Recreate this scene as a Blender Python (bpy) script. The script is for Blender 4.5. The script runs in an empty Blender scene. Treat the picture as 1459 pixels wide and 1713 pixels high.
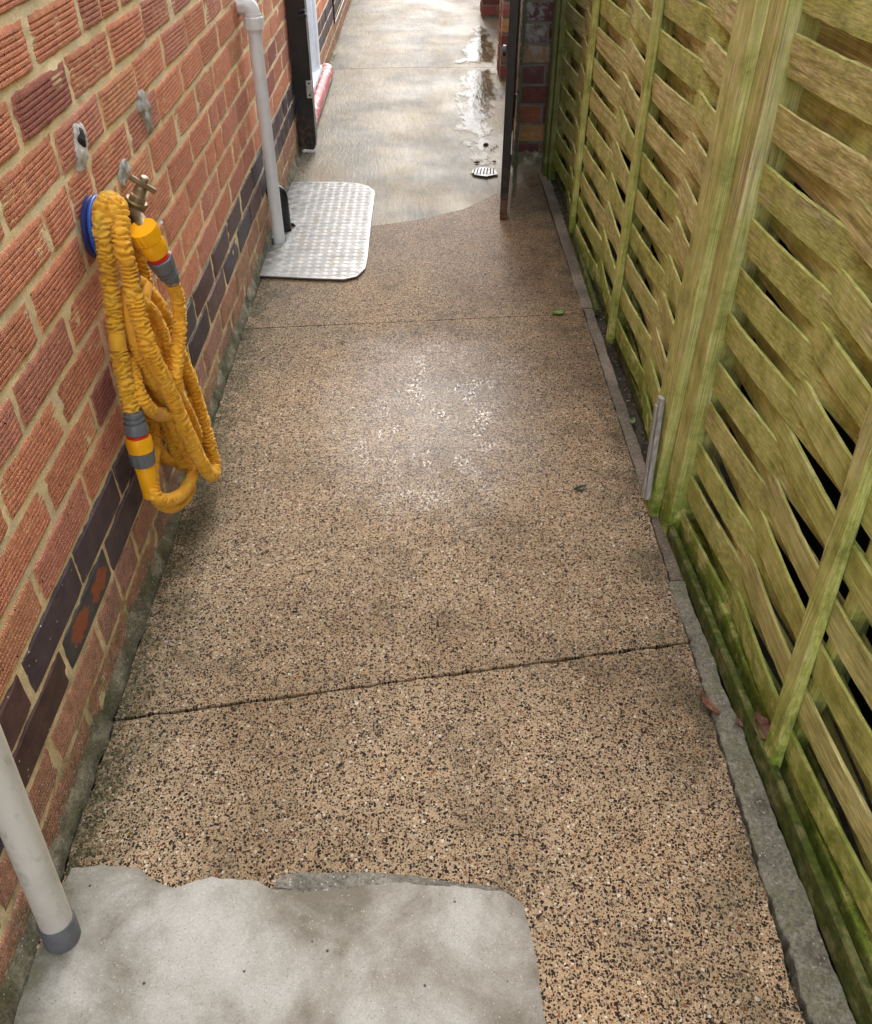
import bpy, bmesh, math, random
import numpy as np
from mathutils import Vector, Matrix, noise as mn
random.seed(7)
rad = math.radians
scene = bpy.context.scene

# ------------------------------------------------------------------ camera
F_PX, PITCH, YAW, ROLL = 1431.6, 0.69254630, 0.01498079, -0.00205863
CAMX, CAMZ = 0.54934, 1.19983
IW, IH = 1459.0, 1713.0
def cam_axes():
    fwd = np.array([math.sin(YAW)*math.cos(PITCH), math.cos(YAW)*math.cos(PITCH), -math.sin(PITCH)])
    right0 = np.array([math.cos(YAW), -math.sin(YAW), 0.0])
    down0 = np.cross(fwd, right0)
    right = math.cos(ROLL)*right0 + math.sin(ROLL)*down0
    down = -math.sin(ROLL)*right0 + math.cos(ROLL)*down0
    return right, down, fwd
AR, AD, AF = cam_axes()
cam_d = bpy.data.cameras.new('camera')
cam = bpy.data.objects.new('camera', cam_d)
scene.collection.objects.link(cam)
mw = Matrix.Identity(4)
for i in range(3):
    mw[i][0] = AR[i]; mw[i][1] = -AD[i]; mw[i][2] = -AF[i]
mw[0][3], mw[1][3], mw[2][3] = CAMX, 0.0, CAMZ
cam.matrix_world = mw
cam_d.sensor_fit = 'VERTICAL'
cam_d.sensor_height = 24.0
cam_d.lens = 24.0*F_PX/IH
cam_d.clip_start = 0.02
cam_d.clip_end = 500
scene.camera = cam
def ray(u, v):
    return AR*((u-IW/2)/F_PX) + AD*((v-IH/2)/F_PX) + AF
def onx(u, v, x):
    d = ray(u, v); t = (x-CAMX)/d[0]; return Vector((x, d[1]*t, CAMZ+d[2]*t))
def ony(u, v, y):
    d = ray(u, v); t = y/d[1]; return Vector((CAMX+d[0]*t, y, CAMZ+d[2]*t))
def onz(u, v, z=0.0):
    d = ray(u, v); t = (z-CAMZ)/d[2]; return Vector((CAMX+d[0]*t, d[1]*t, z))

# ------------------------------------------------------------------ world, sun, exposure
SUN_EL, SUN_AZ = 37.0, 4.0       # degrees; azimuth clockwise from +Y
world = bpy.data.worlds.new('World'); scene.world = world; world.use_nodes = True
wn = world.node_tree; wn.nodes.clear()
def wnode(t, **k):
    n = wn.nodes.new(t)
    for a, b in k.items(): setattr(n, a, b)
    return n
sky = wnode('ShaderNodeTexSky', sky_type='NISHITA', sun_disc=False)
sky.sun_elevation = rad(SUN_EL); sky.sun_rotation = rad(SUN_AZ); sky.air_density = 1.2; sky.dust_density = 1.0
tc = wnode('ShaderNodeTexCoord'); mp = wnode('ShaderNodeMapping'); mp.inputs['Scale'].default_value = (1.6, 1.6, 3.2)
cn = wnode('ShaderNodeTexNoise'); cn.inputs['Scale'].default_value = 1.7; cn.inputs['Detail'].default_value = 7; cn.inputs['Roughness'].default_value = .55
cr = wnode('ShaderNodeValToRGB'); cr.color_ramp.elements[0].position = .38; cr.color_ramp.elements[1].position = .58
cc = wnode('ShaderNodeTexNoise'); cc.inputs['Scale'].default_value = 3.0; cc.inputs['Detail'].default_value = 5
ccr = wnode('ShaderNodeValToRGB')
ccr.color_ramp.elements[0].position = .3; ccr.color_ramp.elements[0].color = (6.5, 6.6, 6.9, 1)
ccr.color_ramp.elements[1].position = .7; ccr.color_ramp.elements[1].color = (11.6, 11.4, 11.1, 1)
mx = wnode('ShaderNodeMix', data_type='RGBA')
bg = wnode('ShaderNodeBackground'); bg.inputs['Strength'].default_value = 0.15
wo = wnode('ShaderNodeOutputWorld')
L = wn.links.new
L(tc.outputs['Generated'], mp.inputs[0]); L(mp.outputs[0], cn.inputs['Vector']); L(mp.outputs[0], cc.inputs['Vector'])
L(cn.outputs[0], cr.inputs[0]); L(cc.outputs[0], ccr.inputs[0])
L(cr.outputs[0], mx.inputs[0]); L(sky.outputs[0], mx.inputs[6]); L(ccr.outputs[0], mx.inputs[7])
L(mx.outputs[2], bg.inputs[0]); L(bg.outputs[0], wo.inputs[0])
sd = bpy.data.lights.new('sun', 'SUN'); sd.energy = 0.52; sd.angle = rad(22); sd.color = (1.0, .985, .96)
so = bpy.data.objects.new('sun', sd); scene.collection.objects.link(so)
az, el = rad(SUN_AZ), rad(SUN_EL)
sv = Vector((math.sin(az)*math.cos(el), math.cos(az)*math.cos(el), math.sin(el)))
so.rotation_euler = sv.to_track_quat('Z', 'Y').to_euler(); so.location = (0, 0, 6)
scene.view_settings.view_transform = 'Standard'; scene.view_settings.look = 'None'
scene.view_settings.exposure = 1.66; scene.view_settings.gamma = 1

# ------------------------------------------------------------------ node material helper
class Mat:
    def __init__(s, name, rough=.8, spec=.5, metal=0.0):
        s.m = bpy.data.materials.new(name); s.m.use_nodes = True
        s.t = s.m.node_tree; s.p = s.t.nodes['Principled BSDF']
        s.p.inputs['Roughness'].default_value = rough
        s.p.inputs['Specular IOR Level'].default_value = spec
        s.p.inputs['Metallic'].default_value = metal
        g = s.t.nodes.new('ShaderNodeNewGeometry'); s.pos = g.outputs['Position']; s.nrm = g.outputs['Normal']
        s.bumps = None
    def link(s, a, b):
        if hasattr(a, 'is_linked') or hasattr(a, 'links'): s.t.links.new(a, b)
        else: b.default_value = a
    def node(s, t, **k):
        n = s.t.nodes.new(t)
        for a, b in k.items(): setattr(n, a, b)
        return n
    def scale(s, sc, vec=None, rot=(0, 0, 0), loc=(0, 0, 0)):
        n = s.node('ShaderNodeMapping'); n.inputs['Scale'].default_value = sc; n.inputs['Rotation'].default_value = rot; n.inputs['Location'].default_value = loc
        s.link(vec or s.pos, n.inputs[0]); return n.outputs[0]
    def noise(s, sc, det=4, ro=.55, vec=None, dist=0, out=0):
        n = s.node('ShaderNodeTexNoise'); n.inputs['Scale'].default_value = sc; n.inputs['Detail'].default_value = det
        n.inputs['Roughness'].default_value = ro; n.inputs['Distortion'].default_value = dist
        s.link(vec or s.pos, n.inputs['Vector']); return n.outputs[out]
    def vor(s, sc, vec=None, feature='F1', rnd=1.0, dims='3D'):
        n = s.node('ShaderNodeTexVoronoi', feature=feature, voronoi_dimensions=dims); n.inputs['Scale'].default_value = sc; n.inputs['Randomness'].default_value = rnd
        s.link(vec or s.pos, n.inputs['Vector']); return n
    def ramp(s, f, stops, interp='LINEAR'):
        n = s.node('ShaderNodeValToRGB'); n.color_ramp.interpolation = interp
        e = n.color_ramp.elements
        while len(e) < len(stops): e.new(.5)
        for q, (p, c) in zip(e, stops):
            q.position = p; q.color = (c, c, c, 1) if not hasattr(c, '__len__') else (*c[:3], 1)
        s.link(f, n.inputs[0]); return n.outputs[0]
    def mix(s, f, a, b, mode='MIX'):
        n = s.node('ShaderNodeMix', data_type='RGBA', blend_type=mode)
        s.link(f, n.inputs[0])
        for v, i in ((a, 6), (b, 7)):
            if isinstance(v, tuple): v = (*v[:3], 1)
            s.link(v, n.inputs[i])
        return n.outputs[2]
    def math(s, op, a, b=0.0, clamp=False):
        n = s.node('ShaderNodeMath', operation=op, use_clamp=clamp)
        s.link(a, n.inputs[0]); s.link(b, n.inputs[1]); return n.outputs[0]
    def mr(s, v, a, b, c=0.0, d=1.0):
        n = s.node('ShaderNodeMapRange'); n.inputs[1].default_value = a; n.inputs[2].default_value = b
        n.inputs[3].default_value = c; n.inputs[4].default_value = d
        s.link(v, n.inputs[0]); return n.outputs[0]
    def sep(s, v=None):
        n = s.node('ShaderNodeSeparateXYZ'); s.link(v or s.pos, n.inputs[0]); return n.outputs
    def attr(s, name='Col'):
        n = s.node('ShaderNodeAttribute'); n.attribute_name = name; return n.outputs
    def color(s, c):
        if isinstance(c, tuple): c = (*c[:3], 1)
        s.link(c, s.p.inputs['Base Color'])
    def rough(s, r): s.link(r, s.p.inputs['Roughness'])
    def bump(s, h, dist=.002, st=1.0):
        n = s.node('ShaderNodeBump'); n.inputs['Distance'].default_value = dist; n.inputs['Strength'].default_value = st
        s.link(h, n.inputs['Height'])
        if s.bumps is not None: s.link(s.bumps, n.inputs['Normal'])
        s.bumps = n.outputs[0]; s.link(s.bumps, s.p.inputs['Normal'])

# ------------------------------------------------------------------ mesh helper
class MB:
    def __init__(s): s.v = []; s.f = []; s.c = []; s.m = []
    def add(s, verts, faces, col=(1, 1, 1), mat=0):
        o = len(s.v); s.v.extend(tuple(p) for p in verts)
        for f in faces:
            s.f.append(tuple(i+o for i in f)); s.c.append(col); s.m.append(mat)
    def box(s, a, b, col=(1, 1, 1), mat=0, M=None, bev=0.0):
        x0, y0, z0 = a; x1, y1, z1 = b
        if bev > 0:
            bm = bmesh.new(); bmesh.ops.create_cube(bm, size=1)
            for v in bm.verts:
                v.co = Vector(((x0+x1)/2+v.co.x*(x1-x0), (y0+y1)/2+v.co.y*(y1-y0), (z0+z1)/2+v.co.z*(z1-z0)))
            bmesh.ops.bevel(bm, geom=bm.edges[:], offset=bev, segments=2, affect='EDGES', profile=.6)
            bm.verts.index_update()
            vs = [M @ v.co if M else v.co.copy() for v in bm.verts]; fs = [[v.index for v in f.verts] for f in bm.faces]
            bm.free(); s.add(vs, fs, col, mat); return
        vs = [Vector(p) for p in ((x0, y0, z0), (x1, y0, z0), (x1, y1, z0), (x0, y1, z0), (x0, y0, z1), (x1, y0, z1), (x1, y1, z1), (x0, y1, z1))]
        if M: vs = [M @ p for p in vs]
        s.add(vs, [(0, 3, 2, 1), (4, 5, 6, 7), (0, 1, 5, 4), (1, 2, 6, 5), (2, 3, 7, 6), (3, 0, 4, 7)], col, mat)
    def tube(s, pts, r, n=16, col=(1, 1, 1), mat=0, cap=True, rf=None):
        # pts list of Vector, r float or list, rf(i, k) radius multiplier
        pts = [Vector(p) for p in pts]; N = len(pts)
        rr = r if hasattr(r, '__len__') else [r]*N
        tan = [(pts[min(i+1, N-1)]-pts[max(i-1, 0)]).normalized() for i in range(N)]
        t0 = tan[0]; up = Vector((0, 0, 1)) if abs(t0.z) < .9 else Vector((1, 0, 0))
        nx = t0.cross(up).normalized(); vs = []
        for i in range(N):
            if i:
                nx = (nx - tan[i]*nx.dot(tan[i])).normalized()
            ny = tan[i].cross(nx)
            for k in range(n):
                a = 2*math.pi*k/n; q = rr[i]*(rf(i, k) if rf else 1)
                vs.append(pts[i]+(nx*math.cos(a)+ny*math.sin(a))*q)
        fs = [(i*n+k, i*n+(k+1) % n, (i+1)*n+(k+1) % n, (i+1)*n+k) for i in range(N-1) for k in range(n)]
        if cap:
            fs.append(tuple(reversed(range(n)))); fs.append(tuple((N-1)*n+k for k in range(n)))
        s.add(vs, fs, col, mat)
    def lathe(s, a, b, prof, n=24, col=(1, 1, 1), mat=0, lobes=None):
        # axis from a to b; prof: list of (t along metres from a, radius[, facets])
        a = Vector(a); d = (Vector(b)-a).normalized()
        up = Vector((0, 0, 1)) if abs(d.z) < .9 else Vector((1, 0, 0))
        nx = d.cross(up).normalized(); ny = d.cross(nx); vs = []
        for p in prof:
            t, r = p[0], p[1]; lob = p[2] if len(p) > 2 else None
            for k in range(n):
                an = 2*math.pi*k/n; q = r
                if lob: q = r*(1+lob[1]*max(-1, min(1, 2.2*math.cos(lob[0]*an))))
                vs.append(a+d*t+(nx*math.cos(an)+ny*math.sin(an))*q)
        N = len(prof)
        fs = [(i*n+k, i*n+(k+1) % n, (i+1)*n+(k+1) % n, (i+1)*n+k) for i in range(N-1) for k in range(n)]
        fs.append(tuple(reversed(range(n)))); fs.append(tuple((N-1)*n+k for k in range(n)))
        s.add(vs, fs, col, mat)
    def build(s, name, mats, parent=None, smooth=False, angle=40):
        me = bpy.data.meshes.new(name)
        off = parent.location if parent is not None else Vector((0, 0, 0))
        if parent is not None and parent.parent is not None: off = off + parent.parent.location
        me.from_pydata([(x-off[0], y-off[1], z-off[2]) for x, y, z in s.v], [], s.f)
        if not isinstance(mats, (list, tuple)): mats = [mats]
        for m in mats: me.materials.append(m.m if isinstance(m, Mat) else m)
        me.polygons.foreach_set('material_index', s.m)
        ca = me.color_attributes.new('Col', 'FLOAT_COLOR', 'CORNER')
        lt = np.array([len(f) for f in s.f]); cols = np.ones((len(s.f), 4)); cols[:, :3] = np.array(s.c)
        ca.data.foreach_set('color', np.repeat(cols, lt, axis=0).ravel())
        me.update()
        if smooth:
            me.polygons.foreach_set('use_smooth', [True]*len(me.polygons)); me.set_sharp_from_angle(angle=rad(angle))
        o = bpy.data.objects.new(name, me); scene.collection.objects.link(o)
        if parent is not None: o.parent = parent
        return o
def tag(o, label=None, cat=None, group=None, kind=None):
    for k, v in (('label', label), ('category', cat), ('group', group), ('kind', kind)):
        if v: o[k] = v
    return o
def thing(name, loc, label, cat, group=None):
    o = bpy.data.objects.new(name, None); scene.collection.objects.link(o); o.location = Vector(loc); o.empty_display_size = .05
    return tag(o, label, cat, group)
def nz(x, y=0.0, z=0.0): return mn.noise(Vector((x, y, z)))
def catmull(P, step):
    P = [Vector(p) for p in P]; P = [2*P[0]-P[1]]+P+[2*P[-1]-P[-2]]; out = []
    for i in range(1, len(P)-2):
        n = max(2, int((P[i+1]-P[i]).length/step))
        for k in range(n):
            t = k/n; a, b, c, d = P[i-1], P[i], P[i+1], P[i+2]
            out.append(.5*((2*b)+(c-a)*t+(2*a-5*b+4*c-d)*t*t+(3*b-a-3*c+d)*t**3))
    out.append(P[-2]); return out
def resample(pts, step):
    L = [0]
    for a, b in zip(pts, pts[1:]): L.append(L[-1]+(b-a).length)
    n = max(2, int(L[-1]/step)); out = []; j = 0
    for k in range(n+1):
        s = L[-1]*k/n
        while j < len(L)-2 and L[j+1] < s: j += 1
        t = (s-L[j])/max(1e-9, L[j+1]-L[j]); out.append(pts[j].lerp(pts[j+1], min(1, t)))
    return out

# ------------------------------------------------------------------ materials
def mat_aggregate():
    m = Mat('exposed_aggregate', .55, .3)
    X, Y, Z = m.sep()
    warp = m.noise(300, 2, .6, out=1)
    # fine sandy matrix
    sand = m.ramp(m.noise(420, 3, .7), [(.3, (.20, .128, .068)), (.5, (.42, .30, .18)), (.7, (.68, .52, .35))])
    big = m.noise(3.2, 5, .6)
    sand = m.mix(m.ramp(big, [(.38, 0.0), (.62, .55)]), sand, m.mix(.5, sand, (.44, .33, .21)))
    # stones, three sizes
    pal = [(0, (.020, .013, .014)), (.32, (.042, .024, .022)), (.54, (.075, .045, .034)), (.66, (.14, .10, .07)), (.76, (.30, .21, .12)), (.85, (.24, .10, .04)), (.89, (.42, .33, .21)), (.97, (.64, .58, .47))]
    vec2 = m.scale((1, 1, 0))
    dn = m.node('ShaderNodeVectorMath', operation='MULTIPLY_ADD'); m.link(m.noise(160, 2, .5, vec=vec2, out=1), dn.inputs[0]); dn.inputs[1].default_value = (.004, .004, 0); m.link(vec2, dn.inputs[2])
    vw = dn.outputs[0]
    col = sand; H = None
    for sc, thr, rr in ((370, .30, .52), (260, .40, .52), (180, .74, .46), (105, .965, .36)):
        v = m.vor(sc, vw)
        cs = m.node('ShaderNodeSeparateColor'); m.link(v.outputs['Color'], cs.inputs[0])
        pick = m.math('GREATER_THAN', cs.outputs[0], thr)
        radv = m.mr(cs.outputs[1], 0, 1, rr*.7, rr*1.15)
        inside = m.mr(m.math('SUBTRACT', radv, v.outputs['Distance']), -.03, .05)
        mask = m.math('MULTIPLY', pick, inside)
        sc_ = m.ramp(cs.outputs[2], pal, 'CONSTANT')
        col = m.mix(mask, col, sc_)
        H = mask if H is None else m.math('MAXIMUM', H, mask)
    tone = m.ramp(m.noise(2.1, 5, .6, vec=m.scale((1, 1, 1), loc=(2.3, .7, 0))), [(.34, (.66, .62, .56)), (.50, (1, 1, 1)), (.66, (1.22, 1.16, 1.08))])
    col = m.mix(.8, col, m.mix(1.0, col, tone, 'MULTIPLY'))
    # stains, worn pale zones and algae at the wall side
    st = m.ramp(m.noise(5.5, 6, .68), [(.52, 0.0), (.72, 1.0)])
    col = m.mix(m.math('MULTIPLY', st, .5), col, (.06, .052, .035))
    spots = m.ramp(m.noise(24, 4, .6), [(.66, 0.0), (.76, 1.0)])
    col = m.mix(m.math('MULTIPLY', spots, .5), col, (.04, .034, .026))
    edge = m.math('MULTIPLY', m.mr(X, .15, .03), m.math('MULTIPLY', m.ramp(m.noise(10, 7, .75), [(.44, 0.0), (.53, 1.0)]), m.ramp(m.noise(110, 4, .75), [(.40, .25), (.56, 1.0)])))
    col = m.mix(m.math('MULTIPLY', edge, .92, True), col, (.055, .058, .022))
    edge2 = m.math('MULTIPLY', m.mr(X, .90, 1.03), m.ramp(m.noise(9, 5, .65, vec=m.scale((1, 1, 1), loc=(4, 2, 0))), [(.45, 0.0), (.62, 1.0)]))
    col = m.mix(m.math('MULTIPLY', edge2, .65, True), col, (.05, .052, .025))
    # damp: darker wet stone toward the gate, wet film in the middle
    dampn = m.math('ADD', Y, m.mr(m.noise(2.5, 4, .6), 0, 1, -.9, .9))
    damp = m.mr(m.math('ADD', dampn, m.mr(X, .5, 1.0, 0.0, .5)), 1.7, 3.0)
    col = m.mix(m.math('MULTIPLY', damp, .75), col, m.mix(1.0, col, (.58, .52, .45), 'MULTIPLY'))
    dx = m.math('DIVIDE', m.math('SUBTRACT', X, .56), .30); dy = m.math('DIVIDE', m.math('SUBTRACT', Y, 1.82), .42)
    rr2 = m.math('ADD', m.math('MULTIPLY', dx, dx), m.math('MULTIPLY', dy, dy))
    film = m.mr(m.math('ADD', rr2, m.mr(m.noise(9, 4, .6), 0, 1, -.7, .7)), 1.5, -.15)
    rg = m.mix(film, (.75,)*3, (.27,)*3); m.link(m.mr(film, 0, 1, .22, .52), m.p.inputs['Specular IOR Level'])
    pud = m.math('MULTIPLY', film, m.math('MULTIPLY', m.ramp(m.noise(14, 4, .6, vec=m.scale((1, .6, 1))), [(.50, 0.0), (.58, 1.0)]), m.ramp(m.noise(120, 3, .6, vec=m.scale((1, .6, 1))), [(.46, 0.0), (.54, 1.0)])))
    col = m.mix(m.math('MULTIPLY', film, .35), col, m.mix(1.0, col, (.62, .60, .60), 'MULTIPLY'))
    rg = m.mix(pud, rg, (.14,)*3)
    rg = m.mix(m.math('MULTIPLY', damp, .6), rg, (.42,)*3)
    m.rough(rg); m.color(col)
    H2 = m.math('ADD', H, m.math('MULTIPLY', m.noise(500, 3, .7), .6))
    m.bump(m.noise(14, 4, .6), .004, .35)
    m.bump(m.math('MULTIPLY', H2, m.mr(pud, 0, 1, 1.0, .3)), .0016, .75)
    return m
def mat_concrete(name, c0, c1, c2, sc=4, rough=.8, speck=True, moss=0.0):
    m = Mat(name, rough)
    n = m.noise(sc, 6, .6)
    c = m.ramp(n, [(.36, c0), (.5, c1), (.64, c2)])
    f = m.noise(190, 4, .75)
    c = m.mix(.85, c, m.mix(1.0, c, m.ramp(f, [(.32, .40), (.68, 1.65)]), 'MULTIPLY'))
    if speck:
        v = m.vor(260); cs = m.node('ShaderNodeSeparateColor'); m.link(v.outputs['Color'], cs.inputs[0])
        k = m.math('MULTIPLY', m.math('GREATER_THAN', cs.outputs[0], .80), m.mr(v.outputs['Distance'], .42, .30))
        c = m.mix(m.math('MULTIPLY', k, .7), c, m.ramp(cs.outputs[1], [(0, (.04, .035, .03)), (.5, (.15, .12, .09)), (.7, (.6, .57, .5))], 'CONSTANT'))
    if moss:
        k = m.ramp(m.noise(13, 7, .75), [(.45, 0.0), (.56, 1.0)])
        c = m.mix(m.math('MULTIPLY', k, moss), c, m.ramp(m.noise(140, 3, .7), [(.35, (.03, .035, .012)), (.65, (.13, .135, .04))]))
    m.color(c); m.bump(m.noise(36, 6, .7), .006, .8); m.bump(f, .0022, .9)
    return m
def mat_wet_concrete():
    m = Mat('wet_concrete', .35)
    X, Y, Z = m.sep()
    n = m.noise(2.6, 6, .6)
    c = m.ramp(n, [(.32, (.10, .086, .062)), (.47, (.16, .138, .098)), (.56, (.215, .17, .105)), (.7, (.22, .195, .15))])
    # ochre patches and pale patches
    c = m.mix(m.ramp(m.noise(4.2, 5, .62, vec=m.scale((1, .8, 1), loc=(3, 1, 0))), [(.52, 0.0), (.66, .7)]), c, (.24, .18, .085))
    brush = m.noise(38, 3, .6, vec=m.scale((1, .16, 1), rot=(0, 0, rad(14))), dist=1.5)
    c = m.mix(.6, c, m.mix(1.0, c, m.ramp(brush, [(.3, .62), (.7, 1.3)]), 'MULTIPLY'))
    fine = m.noise(220, 3, .7)
    c = m.mix(.5, c, m.mix(1.0, c, m.ramp(fine, [(.3, .5), (.7, 1.45)]), 'MULTIPLY'))
    m.color(c)
    wet = m.ramp(m.noise(3.6, 5, .6, vec=m.scale((1, .7, 1), loc=(7, 3, 0))), [(.38, .46), (.62, .62)])
    m.rough(wet); m.p.inputs['Specular IOR Level'].default_value = .35
    m.bump(brush, .0030, .7); m.bump(m.noise(90, 4, .7), .0022, .7); m.bump(fine, .0012, .7)
    return m
def mat_brick():
    m = Mat('wall_brick', .88, .25)
    A = m.attr()
    c = A[0]
    c = m.mix(.55, c, m.mix(1.0, c, m.ramp(m.noise(55, 5, .7), [(.3, (.55, .5, .5)), (.7, (1.45, 1.35, 1.3))]), 'MULTIPLY'))
    f = m.noise(600, 2, .7)
    c = m.mix(.5, c, m.mix(1.0, c, m.ramp(f, [(.3, .5), (.7, 1.5)]), 'MULTIPLY'))
    # cream mortar dust and small white chips, dark pits
    c = m.mix(m.ramp(m.noise(38, 5, .75, vec=m.scale((1, .6, 1.4))), [(.60, 0.0), (.78, .55)]), c, (.52, .36, .22))
    v = m.vor(140); cs = m.node('ShaderNodeSeparateColor'); m.link(v.outputs['Color'], cs.inputs[0])
    k = m.math('MULTIPLY', m.math('GREATER_THAN', cs.outputs[0], .93), m.mr(v.outputs['Distance'], .30, .18))
    c = m.mix(k, c, m.ramp(cs.outputs[1], [(0, (.03, .02, .02)), (.55, (.62, .52, .42))], 'CONSTANT'))
    X, Y, Z = m.sep()
    g = m.math('MULTIPLY', m.mr(Z, .20, .03), m.ramp(m.noise(21, 6, .75), [(.42, 0.0), (.60, 1.0)]))
    c = m.mix(m.math('MULTIPLY', g, .75, True), c, (.13, .12, .05))
    c = m.mix(m.math('MULTIPLY', m.mr(Z, .20, .06), m.ramp(m.noise(120, 5, .75), [(.56, 0.0), (.62, .8)])), c, (.55, .50, .40))
    m.color(c)
    # comb teeth: fine vertical cuts inside the scratched bricks, strongest in the grooves
    w = m.node('ShaderNodeTexWave', wave_type='BANDS', bands_direction='Y'); w.inputs['Scale'].default_value = 62; w.inputs['Distortion'].default_value = 2.2; w.inputs['Detail'].default_value = 2; w.inputs['Detail Scale'].default_value = 3
    m.link(m.scale((1, 1, .4)), w.inputs['Vector'])
    m.bump(m.math('MULTIPLY', w.outputs[1], A[3] if len(A) > 3 else 1.0), .0030, 1.0)
    m.bump(f, .0012, .7)
    m.bump(m.noise(90, 4, .7), .002, .5)
    return m
def mat_blue_brick():
    m = Mat('blue_brick', .6, .35)
    A = m.attr()
    n = m.noise(26, 5, .65)
    c = m.mix(.65, A[0], m.mix(1.0, A[0], m.ramp(n, [(.3, (.5, .45, .5)), (.72, (2.0, 1.8, 1.7))]), 'MULTIPLY'))
    c = m.mix(m.ramp(m.noise(48, 6, .75, vec=m.scale((1, .5, 1.8))), [(.58, 0.0), (.76, .45)]), c, (.30, .27, .21))
    X, Y, Z = m.sep()
    g = m.math('MULTIPLY', m.mr(Z, .26, .12), m.ramp(m.noise(19, 6, .7), [(.48, 0.0), (.68, 1.0)]))
    c = m.mix(m.math('MULTIPLY', g, .6, True), c, (.13, .12, .06))
    v = m.vor(150); cs = m.node('ShaderNodeSeparateColor'); m.link(v.outputs['Color'], cs.inputs[0])
    k = m.math('MULTIPLY', m.math('GREATER_THAN', cs.outputs[0], .985), m.mr(v.outputs['Distance'], .28, .16))
    c = m.mix(k, c, (.55, .5, .42))
    for (u, v) in ((166, 977), (135, 1047)):
        q = onx(u, v, 0); dy_ = m.math('DIVIDE', m.math('SUBTRACT', Y, q.y), .036); dz_ = m.math('DIVIDE', m.math('SUBTRACT', Z, q.z), .021)
        d2 = m.math('ADD', m.math('ADD', m.math('MULTIPLY', dy_, dy_), m.math('MULTIPLY', dz_, dz_)), m.mr(m.noise(45, 5, .7), 0, 1, -2.6, 2.6))
        c = m.mix(m.math('MULTIPLY', m.mr(d2, 1.15, .75), .85), c, (.36, .10, .035))
    m.color(c); m.bump(m.noise(60, 4, .6), .002, .5); m.bump(m.noise(300, 3, .6), .0008, .5)
    return m
def mat_mortar(name='mortar', base=(.88, .70, .40), grey=(.70, .58, .38)):
    m = Mat(name, .95, .2)
    c = m.ramp(m.noise(9, 5, .6), [(.36, grey), (.60, base)])
    f = m.noise(330, 4, .75)
    c = m.mix(.7, c, m.mix(1.0, c, m.ramp(f, [(.28, .58), (.7, 1.5)]), 'MULTIPLY'))
    X, Y, Z = m.sep()
    g = m.math('MULTIPLY', m.mr(Z, .30, .04), m.ramp(m.noise(15, 6, .7), [(.40, 0.0), (.62, 1.0)]))
    c = m.mix(m.math('MULTIPLY', g, .85, True), c, (.10, .10, .04))
    v = m.vor(190); cs = m.node('ShaderNodeSeparateColor'); m.link(v.outputs['Color'], cs.inputs[0])
    k = m.math('MULTIPLY', m.math('GREATER_THAN', cs.outputs[0], .90), m.mr(v.outputs['Distance'], .32, .2))
    c = m.mix(k, c, m.ramp(cs.outputs[1], [(0, (.05, .04, .03)), (.5, (.6, .55, .45))], 'CONSTANT'))
    m.color(c); m.bump(m.noise(70, 5, .7), .004, .7); m.bump(f, .0016, .8)
    return m
def mat_wood(name, axis='Y', algae=.75, wet=0.0, dark=1.0):
    # grain runs along `axis`
    m = Mat(name, .86, .3)
    A = m.attr()
    long, cross = 1.6, 110
    sc = {'Y': (cross, long, cross), 'Z': (cross, cross, long)}[axis]
    g1 = m.noise(1.0, 5, .62, vec=m.scale(sc), dist=.35)
    sc2 = {'Y': (cross*4, long*5, cross*4), 'Z': (cross*4, cross*4, long*5)}[axis]
    g2 = m.noise(1.0, 3, .6, vec=m.scale(sc2))
    c = m.ramp(g1, [(.30, (.15, .115, .055)), (.46, (.41, .36, .20)), (.58, (.66, .62, .40)), (.72, (.31, .26, .13))])
    c = m.mix(.8, c, m.mix(1.0, c, m.ramp(g2, [(.3, .45), (.7, 1.5)]), 'MULTIPLY'))
    c = m.mix(1.0, c, A[0], 'MULTIPLY')
    a = m.noise(7.0, 7, .7, vec=m.scale({'Y': (1, .45, 1.6), 'Z': (1.4, 1.4, .5)}[axis]))
    X, Y, Z = m.sep()
    a = m.math('ADD', a, m.mr(Z, .05, .9, .15, .03))
    nx, ny, nzz = m.sep(m.nrm)
    a = m.math('ADD', a, m.math('MULTIPLY', m.math('MAXIMUM', nzz, 0.0), .14))
    ar = m.node('ShaderNodeSeparateColor'); m.link(A[0], ar.inputs[0])
    af = m.math('MULTIPLY', m.ramp(a, [(.40, 0.12), (.54, 1.0)]), m.mr(ar.outputs[0], 1.04, 1.16, 1.0, .62))
    ac = m.ramp(m.noise(16, 5, .7), [(.3, (.22, .25, .045)), (.5, (.47, .50, .13)), (.75, (.68, .68, .29))])
    ac = m.mix(.7, ac, m.mix(1.0, ac, m.ramp(g2, [(.3, .5), (.7, 1.45)]), 'MULTIPLY'))
    c = m.mix(m.math('MULTIPLY', af, algae, True), c, ac)
    mo = m.math('MULTIPLY', m.mr(Z, .20, .05), m.ramp(m.noise(24, 5, .7), [(.40, 0.0), (.52, 1.0)]))
    c = m.mix(m.math('MULTIPLY', mo, .9, True), c, m.ramp(m.noise(60, 3, .6), [(.3, (.07, .12, .008)), (.7, (.22, .31, .025))]))
    dk = m.ramp(m.noise(30, 6, .75), [(.62, 0.0), (.75, .6)])
    c = m.mix(dk, c, (.05, .045, .02))
    if dark < 1: c = m.mix(1.0, c, (dark, dark, dark*.9), 'MULTIPLY')
    m.color(c); m.bump(g1, .0025, .55); m.bump(g2, .0010, .7); m.bump(m.noise(120, 4, .7), .0012, .4)
    if wet: m.rough(wet)
    return m
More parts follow.
